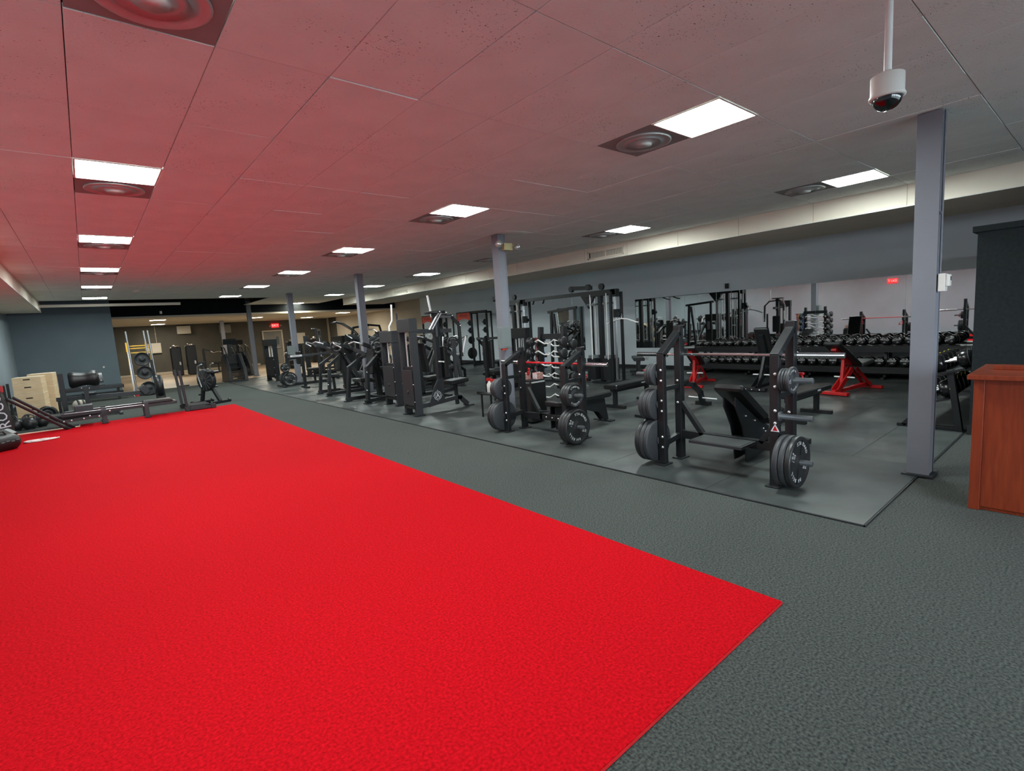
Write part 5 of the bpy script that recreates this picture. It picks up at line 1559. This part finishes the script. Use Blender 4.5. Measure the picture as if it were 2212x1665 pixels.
for k, (x, y, r) in enumerate(((-1.10, 14.85, .13), (-.92, 15.1, .12), (-1.15, 15.2, .12), (-1.32, 14.9, .13))):
    t = thing('kettlebell', 'black kettlebell on the carpet behind the sloping tubes, %s one' % ('front', 'right', 'rear', 'left')[k], 'kettlebell', (x, y, 0), R(40 * k), 'kettlebells')
    MB().ball((0, 0, r * .95), r, 16, 10).build('ball', 'plate_black', t)
    MB().cyl((0, 0, 0), (0, 0, .03), r * .6, 14).build('base', 'plate_black', t)
    MB().tube([(-.08, 0, r * 1.65), (-.09, 0, r * 2.1), (-.05, 0, r * 2.45), (.05, 0, r * 2.45), (.09, 0, r * 2.1), (.08, 0, r * 1.65)], .017, 8).build('handle', 'horn_grey', t)
kr = thing('kettlebell_shelf', 'low black storage shelf behind the lettered pad', 'shelf', (-1.58, 15.9, 0))
MB().span((-.14, -.4, .50), (.14, .4, .53)).build('shelf_board', 'frame_black', kr)
MB().span((-.14, -.4, .16), (.14, .4, .19)).build('shelf_board', 'frame_black', kr)
for sx in (-1, 1):
    for sy in (-1, 1):
        MB().beam((sx * .12, sy * .38, 0), (sx * .12, sy * .38, .95), .05, .05, up=(1, 0, 0)).build('post', 'frame_black', kr)
# ---- small fittings on the stub wall
for k, (x, z, w, h, m, lab) in enumerate(((.10, .82, .03, .05, 'frame_black', 'small black knob on the stub wall'), (.42, .98, .05, .06, 'white_plastic', 'small white switch on the stub wall near its edge'))):
    t = thing('wall_switch', lab, 'switch', (x, 22.68, z))
    MB().box((0, 0, 0), (w, .03, h)).build('plate', m, t, bev=.003)
    MB().box((0, -.017, 0), (w * .4, .01, h * .4)).build('toggle', m, t)
sd = thing('smoke_detector', 'small white smoke detector on the ceiling near the dark bay', 'smoke detector', (1.27, 17.2, CEIL))
MB().lathe((0, 0, 0), (0, 0, -1), [(0, .08), (.02, .08), (.045, .055), (.05, .0001)], 20).build('body', 'white_plastic', sd)
MB().lathe((0, 0, 0), (0, 0, -1), [(0, .095), (.006, .095), (.008, .08)], 20).build('base_ring', 'white_plastic', sd)
# ================================================================ the room at the back
dr = thing('door_1', None, None, (9.20, YB, 0), kind='structure')
MB().box((0, -.02, 1.0), (1.06, .04, 2.0)).build('leaf', 'door_grey', dr, bev=.004)
for s in (-1, 1):
    MB().box((s * .57, -.04, 1.03), (.09, .08, 2.06)).build('jamb', 'wall_tan', dr, bev=.004)
MB().box((0, -.04, 2.07), (1.23, .08, .09)).build('lintel', 'wall_tan', dr, bev=.004)
MB().box((0, -.07, 1.0), (.9, .05, .06)).build('push_bar', 'steel', dr, bev=.004)
MB().box((-.1, -.07, 1.86), (.40, .05, .06)).build('door_closer', 'panel_grey', dr, bev=.004)
MB().box((.28, -.045, 1.45), (.16, .012, .5)).build('glass_slot', 'screen', dr)
ex2 = thing('exit_sign', 'lit red exit sign above the door of the back room', 'exit sign', (9.42, YB - .05, 2.40))
MB().box((0, 0, 0), (.44, .06, .24)).build('case', 'exit_red', ex2, bev=.004)
for k, ch in enumerate('EXIT'):
    add_text(MB(), ch, .18, (-.145 + k * .097, -.032, 0), (1, 0, 0), (0, 0, 1)).build('letter', 'exit_letter', ex2)
for s in (-1, 1):
    MB().lathe((s * .30, -.02, 0), (s * .3, -1, -.2), [(0, .02), (.03, .06), (.08, .06), (.09, .0001)], 12).build('lamp_head', 'lamp_glass', ex2)
ac = thing('wall_heater', 'cream heater box mounted high on the dark back wall', 'heater', (4.45, YB - .16, 2.40))
MB().box((0, 0, 0), (.66, .30, .44)).build('case', 'annex_ceiling', ac, bev=.02)
for k in range(6):
    MB().box((0, -.155, -.16 + k * .06), (.56, .012, .03)).build('louvre', 'wall_tan', ac)
ac2 = thing('wall_heater', 'dim grey box high on the back wall behind the pale column', 'heater', (6.55, YB - .14, 2.35))
MB().box((0, 0, 0), (.6, .26, .5)).build('case', 'door_grey', ac2, bev=.02)
MB().box((0, -.135, -.05), (.5, .012, .3)).build('front_panel', 'door_grey', ac2, bev=.004)
for k, (x, w, h, lab) in enumerate(((2.72, .20, .52, 'narrow cream electrical panel on the back wall'), (3.05, .46, .56, 'wide cream electrical panel on the back wall'))):
    t = thing('electrical_panel', lab, 'panel box', (x, YB - .06, 1.47))
    MB().box((0, 0, 0), (w, .12, h)).build('case', 'annex_ceiling', t, bev=.01)
    MB().box((0, -.064, 0), (w * .84, .008, h * .88)).build('door', 'annex_ceiling', t, bev=.003)
cdt = thing('conduit', 'thin pale conduit rising from the wide electrical panel', 'conduit', (3.1, YB - .05, 1.75))
MB().cyl((0, 0, 0), (0, 0, .96), .016, 8).build('pipe', 'wall_tan', cdt)
MB().box((0, .02, .5), (.07, .02, .03)).build('clip', 'wall_tan', cdt)
# cardio and stack machines of the back room
def cardio(label, loc, rz, h=1.55, group='cardio machines in the back room'):
    t = thing('stair_climber', label, 'gym machine', loc, rz, group)
    for s in (-1, 1):
        MB().prism([(-.45, .04), (.55, .04), (.50, .55), (.30, 1.05), (.10, 1.1), (-.38, .45)], (0, s * .28, 0), (1, 0, 0), (0, 0, 1), .12).build('side_shroud', 'frame_dark' if s > 0 else 'frame_grey', t, bev=.02)
        MB().tube([(.25, s * .30, 1.0), (.20, s * .31, h - .1), (-.15, s * .31, h - .22), (-.42, s * .31, h - .55)], .022, 8).build('hand_rail', 'frame_black', t)
    for k in range(4):
        MB().box((-.28 + k * .16, 0, .18 + k * .18), (.20, .42, .03)).build('step', 'vinyl', t)
    MB().box((.30, 0, .75), (.10, .44, .7)).build('front_cover', 'vinyl', t, bev=.02)
    MB().beam((.28, 0, 1.0), (.26, 0, h), .10, .10, up=(1, 0, 0)).build('console_mast', 'frame_black', t, bev=.01)
    MB().box((.22, 0, h + .03), (.08, .46, .22), Matrix.Rotation(R(-20), 3, 'Y')).build('console', 'frame_black', t, bev=.01)
    MB().box((.05, 0, .03), (1.1, .64, .06)).build('base', 'frame_black', t, bev=.01)
    return t
cardio('dark stair climber nearest the hall in the back room', (4.45, 22.6, .0), R(95))
cardio('dark stair climber left of the door in the back room', (5.35, 25.6, 0), R(95), 1.5)
def back_tower(label, loc, h, rz=0):
    t = thing('weight_stack_machine', label, 'gym machine', loc, rz, 'weight stack machines of the back room')
    MB().cbox((0, 0, h / 2), (.46, .40, h - .02), .03).build('shroud', 'frame_black', t)
    MB().lathe((0, -.1, h + .02), (1, 0, 0), [(-.12, .03), (-.12, .07), (.12, .07), (.12, .03)], 14).build('pulley', 'chrome', t)
    MB().box((.12, -.205, h * .42), (.07, .012, .16)).build('placard', 'print_white', t)
    MB().box((0, .5, .45), (.36, .5, .09)).build('seat_pad', 'vinyl', t, bev=.015)
    MB().beam((0, .5, 0), (0, .5, .42), .08, .08, up=(1, 0, 0)).build('seat_post', 'frame_black', t)
    MB().beam((0, .1, .04), (0, .8, .04), .12, .07).build('base_rail', 'frame_black', t)
    return t
back_tower('dark stack tower with chrome pulley by the back wall, left one', (3.55, 31.3, 0), 1.48)
back_tower('dark stack tower with chrome pulley by the back wall, right one', (4.18, 31.0, 0), 1.52)
back_tower('dark stack tower beside the pale column', (6.3, 31.8, 0), 1.45)
back_tower('dark stack machine right of the exit door', (10.6, 31.2, 0), 1.45)
back_tower('dark stack machine in front of the exit door', (8.1, 27.2, 0), 1.4)
pcu = thing('cable_curl_machine', 'black machine with a bent chrome curl bar in the back room', 'gym machine', (4.7, 30.6, 0))
MB().beam((0, 0, 0), (0, 0, 1.30), .10, .10, up=(1, 0, 0)).build('mast', 'frame_black', pcu, bev=.004)
MB().beam((0, 0, 1.25), (.45, 0, 1.12), .06, .06).build('arm', 'frame_black', pcu)
MB().tube([(.30, -.1, 1.16), (.42, -.12, 1.05), (.60, -.12, 1.10), (.80, -.12, 1.08), (.86, -.12, 1.0)], .018, 8).build('curl_bar', 'chrome', pcu)
MB().cbox((.55, 0, .50), (.5, .4, .10), .02).build('seat_pad', 'vinyl', pcu)
MB().beam((.0, 0, .04), (.9, 0, .04), .10, .07).build('base_rail', 'frame_black', pcu)
MB().beam((.6, 0, .05), (.6, 0, .46), .07, .07, up=(1, 0, 0)).build('seat_post', 'frame_black', pcu)
fcb = thing('fuse_box', 'cream box on the dark wall behind the fourth column', 'panel box', (10.9, YB - .06, 1.5))
MB().box((0, 0, 0), (.6, .12, .7)).build('case', 'annex_ceiling', fcb, bev=.01)
MB().box((0, -.064, 0), (.5, .008, .6)).build('door', 'annex_ceiling', fcb, bev=.003)
for k, (x, y, rz, lab) in enumerate(((10.2, 25.4, 20, 'black stack machine in the corner before the tan wall'), (11.3, 28.2, 160, 'black stack machine deep in the corner by the tan wall'), (9.0, 23.2, 200, 'black stack machine at the far edge of the rubber floor'))):
    stack_machine(lab, (x, y, 0 if y > 23.3 else FZ), R(rz), 1.5, .6)
spr = thing('sprinkler', 'small white sprinkler head hanging in the dark ceiling bay', 'sprinkler', (2.35, 23.2, 2.86))
MB().cyl((0, 0, 0), (0, 0, 1.34), .008, 6).build('drop_pipe', 'plenum', spr)
MB().cyl((0, 0, -.08), (0, 0, .02), .04, 10).build('head', 'white_plastic', spr)
